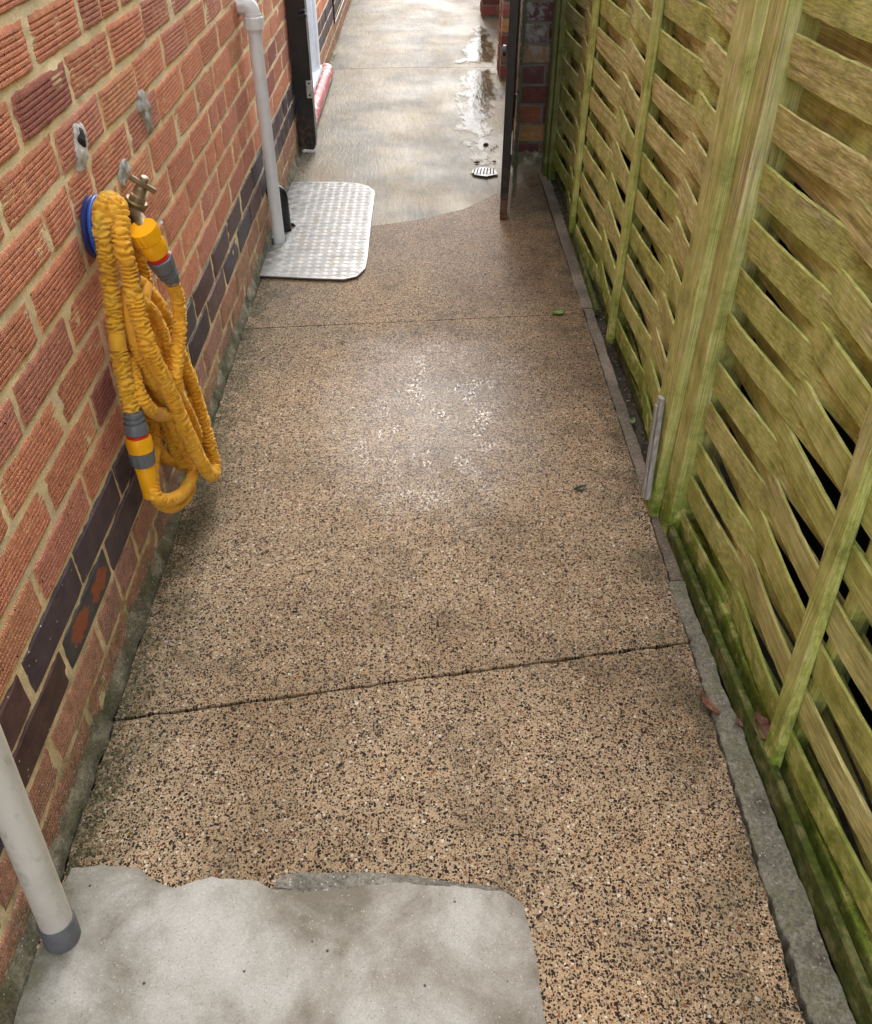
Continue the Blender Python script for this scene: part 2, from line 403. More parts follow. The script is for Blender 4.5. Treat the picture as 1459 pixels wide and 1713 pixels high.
def mat_simple(name, col, rough=.5, metal=0.0, spec=.5, var=.12, bump=.0, nscale=60):
    m = Mat(name, rough, spec, metal)
    lo = tuple(x*(1-var*2) for x in col); hi = tuple(min(1, x*(1+var)) for x in col)
    m.color(m.ramp(m.noise(nscale, 5, .65), [(.32, lo), (.62, hi)]))
    if bump: m.bump(m.noise(nscale*3, 4, .6), bump, .6)
    return m

M_AGG = mat_aggregate()
M_PATCH = None
M_WET = mat_wet_concrete()
M_BRICK = mat_brick(); M_BLUE = mat_blue_brick(); M_MORTAR = mat_mortar()
M_WOODY = mat_wood('fence_slat_wood', 'Y', .88); M_WOODZ = mat_wood('fence_post_wood', 'Z', .92)
M_BOARD = mat_wood('gravel_board_wood', 'Y', .55, dark=.34)
M_MOSSY = mat_wood('mossy_rail_wood', 'Y', .9, dark=.75)
M_WOODD = mat_wood('damp_dark_post_wood', 'Z', .7, dark=.42)
M_STRIP = mat_concrete('rough_grey_mortar', (.11, .10, .07), (.27, .25, .20), (.48, .455, .40), 13, .85, True, .75)
M_STRIP2 = mat_concrete('brown_damp_concrete', (.10, .08, .06), (.17, .135, .10), (.25, .20, .15), 6, .6, True, .15)
M_FILLET = mat_concrete('mossy_mortar_fillet', (.065, .062, .030), (.15, .13, .085), (.34, .30, .22), 16, .9, True, .42)
M_SOIL = mat_concrete('dark_soil', (.018, .015, .01), (.035, .028, .02), (.06, .05, .035), 14, .95, False, .25)
def mat_patch():
    m = Mat('smooth_grey_concrete', .8, .3)
    n = m.noise(6.0, 6, .62, dist=.3)
    c = m.ramp(n, [(.34, (.20, .175, .135)), (.45, (.33, .305, .26)), (.57, (.46, .44, .395)), (.75, (.56, .54, .50))])
    f = m.noise(420, 3, .7)
    c = m.mix(.5, c, m.mix(1.0, c, m.ramp(f, [(.3, .6), (.7, 1.3)]), 'MULTIPLY'))
    v = m.vor(310); cs = m.node('ShaderNodeSeparateColor'); m.link(v.outputs['Color'], cs.inputs[0])
    k = m.math('MULTIPLY', m.math('GREATER_THAN', cs.outputs[0], .84), m.mr(v.outputs['Distance'], .34, .22))
    c = m.mix(m.math('MULTIPLY', k, .5), c, m.ramp(cs.outputs[1], [(0, (.05, .045, .035)), (.35, (.16, .13, .10)), (.6, (.75, .72, .65))], 'CONSTANT'))
    v = m.vor(46); cs = m.node('ShaderNodeSeparateColor'); m.link(v.outputs['Color'], cs.inputs[0])
    k = m.math('MULTIPLY', m.math('GREATER_THAN', cs.outputs[0], .90), m.mr(v.outputs['Distance'], .12, .07))
    c = m.mix(k, c, (.07, .05, .04))
    X, Y, Z = m.sep()
    g = m.math('MULTIPLY', m.mr(X, .10, .02), m.ramp(m.noise(16, 5, .7), [(.38, 0.0), (.6, 1.0)]))
    c = m.mix(m.math('MULTIPLY', g, .8, True), c, (.12, .12, .05))
    m.color(c); m.bump(m.noise(7, 3, .5), .006, .4); m.bump(f, .0008, .5)
    return m
M_PATCH = mat_patch()
M_PATCHDK = mat_concrete('coarse_grey_mortar_edge', (.13, .12, .095), (.20, .185, .15), (.27, .25, .21), 12, .85)

# ------------------------------------------------------------------ ground
def tri_sheet(name, outline, ztop, depth, mats, bevel=.003, parent=None, jit=0.0):
    bm = bmesh.new()
    vs = [bm.verts.new((x, y, ztop)) for x, y in outline]
    f = bm.faces.new(vs); f.normal_update()
    if f.normal.z < 0: f.normal_flip()
    r = bmesh.ops.extrude_face_region(bm, geom=[f])
    nv = [g for g in r['geom'] if isinstance(g, bmesh.types.BMVert)]
    top = [g for g in r['geom'] if isinstance(g, bmesh.types.BMFace)]
    for v in bm.verts:
        if v not in nv: v.co.z -= depth
    if bevel:
        ed = [e for e in bm.edges if all(v in nv for v in e.verts)]
        bmesh.ops.bevel(bm, geom=ed, offset=bevel, segments=2, affect='EDGES', clamp_overlap=True)
    bmesh.ops.triangulate(bm, faces=[f for f in bm.faces if len(f.verts) > 4])
    bmesh.ops.recalc_face_normals(bm, faces=bm.faces)
    me = bpy.data.meshes.new(name); bm.to_mesh(me); bm.free()
    for m in (mats if isinstance(mats, list) else [mats]): me.materials.append(m.m)
    o = bpy.data.objects.new(name, me); scene.collection.objects.link(o)
    if parent: o.parent = parent
    return o
def wob(pts, amp, step=.012, seed=0.0, f=28, closed=True):
    out = []
    n = len(pts)
    for i in range(n if closed else n-1):
        a = Vector((*pts[i][:2], 0)); b = Vector((*pts[(i+1) % n][:2], 0)); L = (b-a).length
        k = max(1, int(L/step)); nn = Vector((-(b-a).y, (b-a).x, 0)).normalized()
        for j in range(k):
            p = a.lerp(b, j/k); w = amp*(nz(p.x*f+seed, p.y*f, seed)+.5*nz(p.x*f*3+seed, p.y*f*3, seed+4))
            q = p+nn*w; out.append((q.x, q.y))
    if not closed: out.append(tuple(pts[-1][:2]))
    return out
mb = MB(); mb.add([(-40, -30, -.03), (40, -30, -.03), (40, 60, -.03), (-40, 60, -.03)], [(0, 1, 2, 3)])
tag(mb.build('ground', M_SOIL), kind='structure')

j1a, j1b = (.018, .900), (1.035, 1.062)
j2a, j2b = (.016, 2.30), (1.035, 2.39)
top_edge = [(.018, 3.05), (.30, 3.06), (.372, 3.10), (.52, 3.15), (.70, 3.26), (.90, 3.50), (1.0, 3.64), (1.03, 3.66)]
g = .0022
tag(tri_sheet('path', wob([(.016, -1.2), (1.025, -1.2), (1.028, .43), (j1b[0], j1b[1]-g), (j1a[0], j1a[1]-g)], .0045, .008, 1), 0, .03, M_AGG, .002), kind='structure')
tag(tri_sheet('path', wob([(j1a[0], j1a[1]+g), (j1b[0], j1b[1]+g), (1.037, 1.5), (j2b[0], j2b[1]-.0008), (j2a[0], j2a[1]-.0008)], .0022, .01, 5), 0, .03, M_AGG, .0015), kind='structure')
tag(tri_sheet('path', wob([(j2a[0], j2a[1]+.0008), (j2b[0], j2b[1]+.0008), (1.03, 3.0)] + top_edge[::-1], .0018, .012, 9), 0, .03, M_AGG, .0015), kind='structure')
# old wet concrete beyond the gate, three pours
te = [(x, y+.004) for x, y in top_edge]
def rect_y(a, b): return [(-.2, a), (1.45, a), (1.45, b), (-.2, b)]
o = tri_sheet('path', wob([(-.02, 3.045)]+te+[(1.12, 3.68), (1.12, 5.535), (.5, 5.55), (-.03, 5.5)], .001, .02, 12), -.002, .03, M_WET, .0005); tag(o, kind='structure')
o = tri_sheet('path', wob([(-.03, 5.5012), (.5, 5.5512), (1.12, 5.5362), (1.3, 5.555), (1.3, 16), (-.03, 16)], 0.0008, .05, 15), -.0015, .03, M_WET, .0005); tag(o, kind='structure')
# grey patch in front
def P2(u, v, z=0.0): p = onz(u, v, z); return (p.x, p.y)
patch_o = [(.018, -.6), (.018, .40), (.020, .56), P2(120, 1452), P2(175, 1450), P2(232, 1452), P2(262, 1478), P2(290, 1486), P2(355, 1468), P2(430, 1476), P2(455, 1488), P2(520, 1492), P2(600, 1484), P2(660, 1476), P2(720, 1480), P2(800, 1486), P2(845, 1492), P2(872, 1512), P2(888, 1560), P2(900, 1620), P2(906, 1670), P2(913, 1713), (.69, .2), (.68, -.6)]
o = tri_sheet('concrete_patch', wob(patch_o, .003, .008, 21, 45), .0035, .02, M_PATCH, .002); tag(o, kind='structure')
edge_o = [P2(458, 1486), P2(468, 1466), P2(500, 1460), P2(560, 1461), P2(640, 1461), P2(700, 1466), P2(730, 1474), P2(800, 1480), P2(860, 1492), P2(850, 1497), P2(700, 1486), P2(520, 1498)]
o = tri_sheet('concrete_patch', wob(edge_o, .002, .006, 25, 60), .0022, .02, M_PATCHDK, .0015); tag(o, kind='structure')
# mortar haunch strip along the fence
def strip(xl, xr, y0, y1, z, mat, ampl, seed, st=.006):
    n = int((y1-y0)/st); pts = []
    for i in range(n+1):
        y = y0+(y1-y0)*i/n; pts.append((xl(y)+ampl*(nz(y*9, seed)+.7*nz(y*32, seed+2)+.6*nz(y*90, seed)), y))
    for i in range(n, -1, -1):
        y = y0+(y1-y0)*i/n; pts.append((xr(y)+ampl*.9*(nz(y*11, seed+7)+.5*nz(y*40, seed+3)), y))
    return tri_sheet('kerb_strip', pts, z, .03, mat, .0012)
tag(strip(lambda y: 1.035, lambda y: 1.107-.0375*(y), -1.0, 1.22, .0042, M_STRIP, .0068, 3.0), kind='structure')
tag(strip(lambda y: 1.038, lambda y: 1.066, 1.224, 2.42, .001, M_STRIP2, .004, 8.0), kind='structure')
tag(strip(lambda y: 1.034, lambda y: 1.072, 2.425, 3.66, .001, M_STRIP2, .003, 12.0), kind='structure')

# puddle: thin water running along the right side to the grate
def mat_water():
    m = bpy.data.materials.new('puddle_water'); m.use_nodes = True; t = m.node_tree; t.nodes.clear()
    N = t.nodes.new; o = N('ShaderNodeOutputMaterial'); mix = N('ShaderNodeMixShader'); tr = N('ShaderNodeBsdfTransparent'); gl = N('ShaderNodeBsdfGlossy'); fr = N('ShaderNodeFresnel'); no = N('ShaderNodeTexNoise'); b = N('ShaderNodeBump'); geo = N('ShaderNodeNewGeometry'); mpn = N('ShaderNodeMapping')
    gl.inputs['Roughness'].default_value = .05; fr.inputs['IOR'].default_value = 1.33; tr.inputs['Color'].default_value = (.72, .66, .56, 1)
    no.inputs['Scale'].default_value = 24; no.inputs['Detail'].default_value = 3; b.inputs['Distance'].default_value = .0016; b.inputs['Strength'].default_value = .55
    mpn.inputs['Scale'].default_value = (1, .35, 1)
    k = t.links.new; k(geo.outputs['Position'], mpn.inputs[0]); k(mpn.outputs[0], no.inputs['Vector']); k(no.outputs[0], b.inputs['Height']); k(b.outputs[0], gl.inputs['Normal']); k(b.outputs[0], fr.inputs['Normal'])
    at = N('ShaderNodeAttribute'); at.attribute_name = 'edge'; n2 = N('ShaderNodeTexNoise'); n2.inputs['Scale'].default_value = 16; n2.inputs['Detail'].default_value = 6; n2.inputs['Roughness'].default_value = .7
    k(mpn.outputs[0], n2.inputs['Vector']); m1 = N('ShaderNodeMapRange'); m1.inputs[1].default_value = .3; m1.inputs[2].default_value = .7; m1.inputs[3].default_value = -.09; m1.inputs[4].default_value = .05; k(n2.outputs[0], m1.inputs[0])
    m2 = N('ShaderNodeMath'); m2.operation = 'ADD'; k(at.outputs['Fac'], m2.inputs[0]); k(m1.outputs[0], m2.inputs[1]); m3 = N('ShaderNodeMapRange'); m3.inputs[1].default_value = .0; m3.inputs[2].default_value = .045; k(m2.outputs[0], m3.inputs[0])
    m4 = N('ShaderNodeMath'); m4.operation = 'MULTIPLY'; k(fr.outputs[0], m4.inputs[0]); k(m3.outputs[0], m4.inputs[1]); k(m4.outputs[0], mix.inputs[0])
    mc = N('ShaderNodeMix'); mc.data_type = 'RGBA'; mc.inputs[6].default_value = (1, 1, 1, 1); mc.inputs[7].default_value = (.72, .66, .56, 1); k(m3.outputs[0], mc.inputs[0]); k(mc.outputs[2], tr.inputs['Color'])
    b.inputs['Distance'].default_value = .004; no.inputs['Detail'].default_value = 5; no.inputs['Roughness'].default_value = .65; k(tr.outputs[0], mix.inputs[1]); k(gl.outputs[0], mix.inputs[2]); k(mix.outputs[0], o.inputs[0])
    return m
M_WATER = mat_water()
def water_sheet(outline, z, seed, st=.012):
    xs = [p[0] for p in outline]; ys = [p[1] for p in outline]; n = len(outline)
    nx = int((max(xs)-min(xs))/st)+1; ny = int((max(ys)-min(ys))/st)+1; vs = []; dd = []
    for i in range(nx+1):
        for j in range(ny+1):
            p = Vector((min(xs)+(max(xs)-min(xs))*i/nx, min(ys)+(max(ys)-min(ys))*j/ny)); d = 9
            for k in range(n):
                a = Vector(outline[k]); b = Vector(outline[(k+1) % n]); t = max(0, min(1, (p-a).dot(b-a)/max(1e-9, (b-a).length_squared))); d = min(d, (p-a.lerp(b, t)).length)
            dd.append(d if inside(p, outline) else -d); vs.append((p.x, p.y, z))
    fs = [(i*(ny+1)+j, (i+1)*(ny+1)+j, (i+1)*(ny+1)+j+1, i*(ny+1)+j+1) for i in range(nx) for j in range(ny) if max(dd[i*(ny+1)+j], dd[(i+1)*(ny+1)+j+1]) > 0]
    me = bpy.data.meshes.new('puddle'); me.from_pydata(vs, [], fs); me.materials.append(M_WATER)
    at = me.attributes.new('edge', 'FLOAT', 'POINT'); at.data.foreach_set('value', dd)
    o = bpy.data.objects.new('puddle', me); scene.collection.objects.link(o); return tag(o, kind='structure')
def inside(p, poly):
    c = False; n = len(poly)
    for i in range(n):
        (x1, y1), (x2, y2) = poly[i], poly[(i+1) % n]
        if (y1 > p[1]) != (y2 > p[1]) and p[0] < (x2-x1)*(p[1]-y1)/(y2-y1)+x1: c = not c
    return c
water_sheet([P2(800, 278), P2(776, 245), P2(758, 205), P2(762, 160), P2(772, 115), P2(832, 113), P2(838, 160), P2(830, 205), P2(832, 250), P2(826, 278)], .0006, 3)
water_sheet([P2(758, 108), P2(780, 106), P2(836, 108), P2(835, 84), P2(822, 50), P2(806, 36), P2(790, 44), P2(776, 78)], .0036, 8)

# ------------------------------------------------------------------ brick walls
Z0, CH, PITCHB = .0776, .075, .2285
JT = .0135
def lerp(a, b, t): return a+(b-a)*t
def red_col(k):
    r = random.random()
    base = (.74, .310, .180) if r < .62 else ((.64, .275, .185) if r < .90 else (.76, .36, .20))
    if r > .975: base = (.42, .16, .12)
    q = random.uniform(.88, 1.10); return tuple(min(1, c*q) for c in base)
def blue_col():
    r = random.random()
    base = (.060, .046, .058) if r < .45 else ((.085, .046, .044) if r < .8 else ((.13, .085, .082) if r < .93 else (.07, .07, .085)))
    q = random.uniform(.8, 1.25); return tuple(c*q for c in base)
def brick_face(mb, y0, y1, z0, z1, x, col, mat, ridged, ny, seed, chip=.0016):
    # brick standing proud of the mortar; outward is +x; returns nothing
    if ridged:
        K = 7; prof = [(0.0, -.013), (.012, -.0015)]
        dep = random.uniform(.0014, .0026)
        for j in range(K):
            b = .04+.92*j/K; w = .92/K
            prof += [(b+w*.10, 0.0), (b+w*.58, 0.0)]
            if j < K-1: prof += [(b+w*.70, -dep), (b+w*.98, -dep)]
        prof += [(.988, -.0015), (1.0, -.013)]
    else:
        prof = [(0.0, -.013), (.012, -.003), (.05, 0.0), (.5, .0006), (.95, 0.0), (.988, -.003), (1.0, -.013)]
    cols = [(0.0, -.012), (.012, -.002)]+[(.012+.976*i/ny, 0.0) for i in range(1, ny)]+[(.988, -.002), (1.0, -.012)]
    vs = []; npf = len(prof); tilt = random.uniform(-.012, .012); sk = random.uniform(-.004, .004)
    for t, ox in cols:
        y = lerp(y0, y1, t)
        eb = chip*nz(y*70, seed, 1)*1.6; et = chip*nz(y*70, seed, 5)*1.6
        za, zb = z0+eb+sk*(t-.5), z1+et+sk*(t-.5)
        for s, px in prof:
            z = lerp(z0, z1, s)+((za-z0) if s < .05 else ((zb-z1) if s > .95 else sk*(t-.5)))
            yy = y+(chip*nz(z*90, seed, 9)*1.5 if t in (0.0, 1.0, .012, .988) else 0)
            xx = x+min(ox, px) + tilt*(t-.5)*.08 + (.0004*nz(y*130, z*130, seed) if ox == 0 else 0)
            vs.append((xx, yy, z))
    fs = [(i*npf+j, (i+1)*npf+j, (i+1)*npf+j+1, i*npf+j+1) for i in range(len(cols)-1) for j in range(npf-1)]
    mb.add(vs, fs, col, mat)
house = thing('brick_house', (0, 1.6, 0), 'orange red ribbed brick house wall with two dark blue courses left of the path', 'house')
def wall_bricks(mb, y0, y1, zmax):
    n = -1
    while Z0+n*CH < zmax:
        zb = Z0+n*CH; blue = n in (1, 2)
        ph = 1.22 if n % 2 == 0 else 1.106
        if n > 6: ph += .016
        k = math.floor((y0-ph)/PITCHB); drift = random.uniform(-.006, .006)
        while ph+k*PITCHB < y1:
            a = ph+k*PITCHB+drift+random.uniform(-.003, .003); b = a+PITCHB-JT+random.uniform(-.002, .002)
            k += 1
            segs = [(a, b)]
            if not blue and random.random() < .05 and n >= 0: segs = [(a, (a+b)/2-.005), ((a+b)/2+.005, b)]
            if blue and a > 2.9: segs = [(a, (a+b)/2-.004), ((a+b)/2+.004, b)]
            for a2, b2 in segs:
                a3, b3 = max(a2, y0), min(b2, y1)
                if b3-a3 < .02: continue
                near = zb < 1.15 and a3 < 4.4 and b3 > .2
                col = blue_col() if blue else red_col(n)
                if n <= 0: col = (col[0]*.74, col[1]*.9, col[2]*1.0)
                if near: ny = 9 if b3 < 2.6 else 4
                else: ny = 1
                if zb > 1.3: 
                    mb.box((-.02, a3, zb+JT/2), (random.uniform(-.0005, .0015), b3, zb+CH-JT/2), col, 0)
                else:
                    ej = .0045 if blue else JT/2
                    brick_face(mb, a3-(.002 if blue else 0), b3+(.002 if blue else 0), zb+ej+random.uniform(-.001, .001), zb+CH-ej+random.uniform(-.001, .001), random.uniform(-.001, .0015), col, 1 if blue else 0, not blue, ny, random.uniform(0, 90))
        n += 1
def mortar_grid(mb, y0, y1, z0, z1, st, mat=2):
    ny = int((y1-y0)/st); nzn = int((z1-z0)/st); vs = []
    for i in range(ny+1):
        y = y0+(y1-y0)*i/ny
        for j in range(nzn+1):
            z = z0+(z1-z0)*j/nzn
            a = nz(y*16, z*16, 2.0); b = nz(y*60, z*60, 5.0)
            h = -.0032+.0022*a+.0022*b
            s = max(0, nz(y*6, z*12, 11.0)+.35*nz(y*30, z*30, 3.0)-.58)
            h += s*.016
            vs.append((min(h, .0012), y, z))
    fs = [(i*(nzn+1)+j, (i+1)*(nzn+1)+j, (i+1)*(nzn+1)+j+1, i*(nzn+1)+j+1) for i in range(ny) for j in range(nzn)]
    mb.add(vs, fs, (1, 1, 1), mat)
DY0, DY1 = 4.25, 5.02
mb = MB()
wall_bricks(mb, -1.5, DY0, 2.55)
wall_bricks(mb, DY1, 11.0, 2.55)
mortar_grid(mb, .15, 2.7, -.03, 1.16, .0075)
mortar_grid(mb, 2.7, DY0, -.03, 1.16, .013)
mb.add([(-.004, y, z) for y in (-1.5, .15) for z in (-.03, 2.6)], [(0, 2, 3, 1)], (1, 1, 1), 2)
mb.add([(-.004, y, z) for y in (.15, DY0) for z in (1.16, 2.6)], [(0, 2, 3, 1)], (1, 1, 1), 2)
mb.add([(-.004, y, z) for y in (DY1, 11.0) for z in (-.03, 2.6)], [(0, 2, 3, 1)], (1, 1, 1), 2)
mb.box((-.24, -1.5, -.03), (-.03, DY0, 2.6), (1, 1, 1), 2)
mb.box((-.24, DY1, -.03), (-.03, 11.0, 2.6), (1, 1, 1), 2)
mb.box((-.24, DY0, 2.1), (-.006, DY1, 2.6), (1, 1, 1), 2)
mb.build('wall', [M_BRICK, M_BLUE, M_MORTAR], house, smooth=True, angle=28)
# mossy mortar fillet where the wall meets the path
def fillet():
    mb = MB(); n = 420; vs = []; prof = [(0, 1), (.25, .75), (.5, .42), (.78, .18), (1, .02)]
    for i in range(n+1):
        y = -1.2+(DY0+1.15)*i/n
        w = .017+.007*nz(y*5, 1)+.005*nz(y*30, 2); h = .034+.016*nz(y*4, 7)+.010*nz(y*26, 3)
        for j, (a, b) in enumerate(prof):
            vs.append((-.003+w*a+.005*nz(y*50, j*3.1)+.003*nz(y*140, j*3.1), y, h*b+.006*nz(y*45, j*2.7, 5)+.003*nz(y*150, j*2.7, 5) if j < 4 else -.01))
    k = len(prof)
    mb.add(vs, [(i*k+j, i*k+j+1, (i+1)*k+j+1, (i+1)*k+j) for i in range(n) for j in range(k-1)])
    return mb
fillet().build('mortar_fillet', M_FILLET, house, smooth=True, angle=60)
M_PLASTER = mat_simple('grey_filler', (.40, .38, .34), .95, 0, .2, .25, .003, 40)
M_WHITEPL = mat_simple('crumbling_plaster', (.62, .60, .57), .95, 0, .2, .25, .003, 60)
M_DARK = mat_simple('dark_hole', (.02, .018, .016), .95)
def lump(name, outline_px, h, mat, seed, hole=None):
    # flat lump of filler on the brick face
    P = [onx(u, v, .002) for u, v in outline_px]; c = sum(P, Vector())/len(P)
    ring = resample(catmull(P+[P[0]], .004), .003)
    mb = MB(); R = 6; vs = []; n = len(ring)
    for k in range(R+1):
        t = k/R
        for i, p in enumerate(ring):
            q = p.lerp(c, t)
            hh = h*(1-(1-t)**3)+.0018*nz(q.y*150, q.z*150, seed)+.003*nz(q.y*50, q.z*50, seed)
            if k == 0: hh = -.006
            j = .003*nz(q.y*60, q.z*60, seed+3)*(1-t)
            vs.append((.001+hh, q.y+j, q.z+j))
    fs = [(k*n+i, k*n+(i+1) % n, (k+1)*n+(i+1) % n, (k+1)*n+i) for k in range(R) for i in range(n)]
    mb.add(vs, fs)
    o = mb.build(name, mat, house, smooth=True, angle=60); return o
lump('mortar_patch', [(122, 205), (134, 196), (144, 218), (149, 248), (148, 280), (141, 292), (131, 275), (124, 245)], .004, M_WHITEPL, 1)
lump('plug_hole', [(128, 214), (134, 212), (141, 236), (142, 252), (134, 248), (127, 236)], .0075, M_DARK, 4)
lump('mortar_patch', [(232, 158), (238, 146), (247, 160), (254, 190), (257, 222), (250, 226), (241, 200), (231, 180)], .004, M_PLASTER, 7)
lump('mortar_patch', [(203, 268), (212, 262), (218, 285), (212, 306), (204, 312), (200, 290)], .004, M_PLASTER, 9)
# side doorway beyond the gate
M_UPVC = mat_simple('white_door_frame', (.78, .80, .82), .35, 0, .5, .05)
M_REDTILE = None
def mat_redstep():
    m = Mat('worn_red_step_paint', .45)
    k = m.ramp(m.noise(26, 5, .65, vec=m.scale((1, .6, 1))), [(.52, 0.0), (.58, 1.0)])
    m.color(m.mix(k, m.ramp(m.noise(20, 3, .5), [(.3, (.36, .06, .06)), (.7, (.50, .10, .10))]), (.62, .55, .48))); m.bump(k, .001, .6); return m
M_REDTILE = mat_redstep()
mb = MB(); mb.box((-.05, 4.96, .02), (.008, 5.015, 2.1), bev=.006); mb.box((-.05, DY0, .02), (.012, DY0+.08, 2.1), bev=.006); mb.box((-.05, DY0, 2.02), (.01, 4.955, 2.1), bev=.005)
mb.box((-.045, 4.91, .06), (-.006, 4.958, 2.015), bev=.004); mb.box((-.05, DY0+.05, .085), (.010, 5.08, .115), bev=.008)
door = mb.build('door_frame', M_UPVC, house)
mb = MB(); mb.box((-.06, DY0+.08, .10), (-.035, 4.905, 2.015), bev=.004); mb.build('door', M_UPVC, house)
mb = MB(); pts = [Vector((.008, y, .034)) for y in np.linspace(DY0+.02, 5.30, 20)]
mb.tube(pts, .040, 20); mb.build('doorstep', M_REDTILE, house, smooth=True)

# boundary wall and piers beyond the gate, right side
gw = thing('garden_wall', (1.2, 3.8, 0), 'old red and orange brick garden wall with stubby piers right of the gate', 'wall')
M_OLDB = mat_brick(); M_OLDB.m.name = 'old_brick'
def mat_oldbrick():
    m = Mat('old_weathered_brick', .8, .3); A = m.attr()
    c = m.mix(.6, A[0], m.mix(1.0, A[0], m.ramp(m.noise(40, 5, .7), [(.3, .5), (.7, 1.5)]), 'MULTIPLY'))
    X, Y, Z = m.sep()
    ef = m.math('MULTIPLY', m.mr(Z, .34, .5), m.ramp(m.noise(22, 6, .75), [(.46, 0.0), (.6, .8)]))
    c = m.mix(ef, c, (.42, .42, .41))
    m.color(c); m.bump(m.noise(120, 4, .7), .003, .7); return m
M_OLD = mat_oldbrick()
M_GMORT = mat_mortar('grey_mortar', (.26, .23, .18), (.19, .18, .15))
def block_wall(mb, x0, x1, y0, y1, z0, z1, off):
    mb.box((x0+.006, y0+.006, z0-.05), (x1-.006, y1-.006, z1), (1, 1, 1), 1)
    n = 0; z = z0
    while z < z1:
        z += .075; n += 1
    for c in range(n):
        zb = z0+c*.075
        cols = [(.17, .055, .042), (.25, .085, .045), (.13, .050, .045), (.30, .16, .065), (.20, .065, .045), (.19, .11, .075)]
        def cc():
            b = random.choice(cols); q = random.uniform(.8, 1.15); return tuple(v*q for v in b)
        # front face (-y) bricks
        w = x1-x0; s = off if c % 2 else 0.0
        xs = [x0]
        if w > .2: 
            xx = x0+.11*(1+(c % 2)); 
            while xx < x1-.03: xs.append(xx); xx += .225
        elif c % 2 == 0 and w > .12: xs.append(x0+w*.78)
        elif w > .12: xs.append(x0+w*.74)
        xs.append(x1)
        for a, b in zip(xs, xs[1:]):
            mb.box((a+.004, y0, zb+.006), (b-.004, y0+.10, zb+.069), cc(), 0, None, .003)
        yy = y0+(.11 if c % 2 else .0)+.10
        a = y0+.104
        first = True
        while a < y1-.02:
            b = min(y1, a+(.105 if (first and c % 2) else .215)); first = False
            mb.box((x0, a+.005, zb+.006), (x0+.09, b-.005, zb+.069), cc(), 0, None, .003); a = b
mb = MB(); block_wall(mb, .935, 1.30, 3.80, 4.02, .01, 1.25, .1); mb.build('pier', [M_OLD, M_GMORT], gw)
mb = MB(); block_wall(mb, .974, 1.30, 5.20, 5.42, .01, .80, .1); mb.build('pier', [M_OLD, M_GMORT], gw)
mb = MB(); block_wall(mb, .973, 1.30, 7.0, 7.22, .01, .65, .1); mb.build('pier', [M_OLD, M_GMORT], gw)
mb = MB()
for a, b in ((4.03, 5.19), (5.43, 6.99), (7.23, 11.0)): block_wall(mb, 1.13, 1.29, a, b, .01, .60, .1)
mb.build('wall', [M_OLD, M_GMORT], gw)
# rubble footing under the first pier
mb = MB(); 
vs = []; n = 40
for i in range(n+1):
    x = .925+.17*i/n; h = .05+.02*nz(x*30, 1); d = .04+.018*nz(x*25, 3)
    for a, b in ((0, 1), (.4, .8), (.8, .4), (1, 0)): vs.append((x, 3.803-d*a+.006*nz(x*60, a*9), h*b+.006*nz(x*50, b*7) if b else -.01))
mb.add(vs, [(i*4+j, (i+1)*4+j, (i+1)*4+j+1, i*4+j+1) for i in range(n) for j in range(3)])
mb.build('footing', M_FILLET, gw, smooth=True, angle=60)
# dark wall added behind the fence, blocks light so the gaps stay black
backing = thing('added_backing_wall', (1.62, 1.5, 0), 'unseen dark wall added behind the woven fence to darken its gaps', 'wall')
M_BACKING = mat_simple('dark_backing', (.022, .020, .017), .95, 0, .2, .3, .003, 10)
mb = MB(); mb.box((1.27, -2.0, -.03), (1.5, 3.75, 2.3)); mb.build('wall', M_BACKING, backing)

# ------------------------------------------------------------------ fence
XC, AMP, SW, ST = 1.098, .0165, .0550, .0055
def slat(mb, zt, y0, y1, nodes, front0, seed):
    # zt: top height; nodes: sorted list of node y; front0: is it in front at nodes[0]
    n = int((y1-y0)/.02); col = random.choice([(1, 1, 1), (1.1, .98, .9), (.85, .85, .85), (1.13, 1.06, .98), (1.17, 1.04, .94), (1.0, .95, .85), (.75, .72, .7)])
    w = SW*random.uniform(.93, 1.08); vs = []; skew = random.uniform(-.006, .006); th = ST*random.uniform(.85, 1.3); bow = random.uniform(-.004, .004)
    for i in range(n+1):
        y = y0+(y1-y0)*i/n
        if y <= nodes[0]: ph = (nodes[0]-y)/(nodes[1]-nodes[0])
        elif y >= nodes[-1]: ph = (len(nodes)-1)+(y-nodes[-1])/(nodes[-1]-nodes[-2])
        else:
            for q in range(len(nodes)-1):
                if nodes[q] <= y <= nodes[q+1]: ph = q+(y-nodes[q])/(nodes[q+1]-nodes[q])
        s = math.cos(math.pi*ph)*(1 if front0 else -1)
        x = XC-AMP*s+.0012*nz(y*4, seed)
        z = zt-w/2+skew*(y-(y0+y1)/2)+bow*math.sin(y*2+seed)+.0008*nz(y*7, seed, 2)
        tw = -.05*s+.06*nz(y*3, seed, 4)      # twist about the long axis
        wt = w*.5+.0012*nz(y*40, seed, 6)+.0008*nz(y*130, seed, 6); wb = w*.5+.0012*nz(y*40, seed, 8)+.0008*nz(y*130, seed, 3)
        b = .0012
        for dx, dz in ((-th/2, -wb+b), (-th/2, wt-b), (-th/2+b, wt), (th/2-b, wt), (th/2, wt-b), (th/2, -wb+b), (th/2-b, -wb), (-th/2+b, -wb)):
            vs.append((x+dx+tw*dz, y, z+dz))
    k = 8
    fs = [(i*k+j, i*k+(j+1) % k, (i+1)*k+(j+1) % k, (i+1)*k+j) for i in range(n) for j in range(k)]
    fs += [tuple(range(k)), tuple(n*k+j for j in reversed(range(k)))]
    mb.add(vs, [tuple(reversed(f)) for f in fs], col)
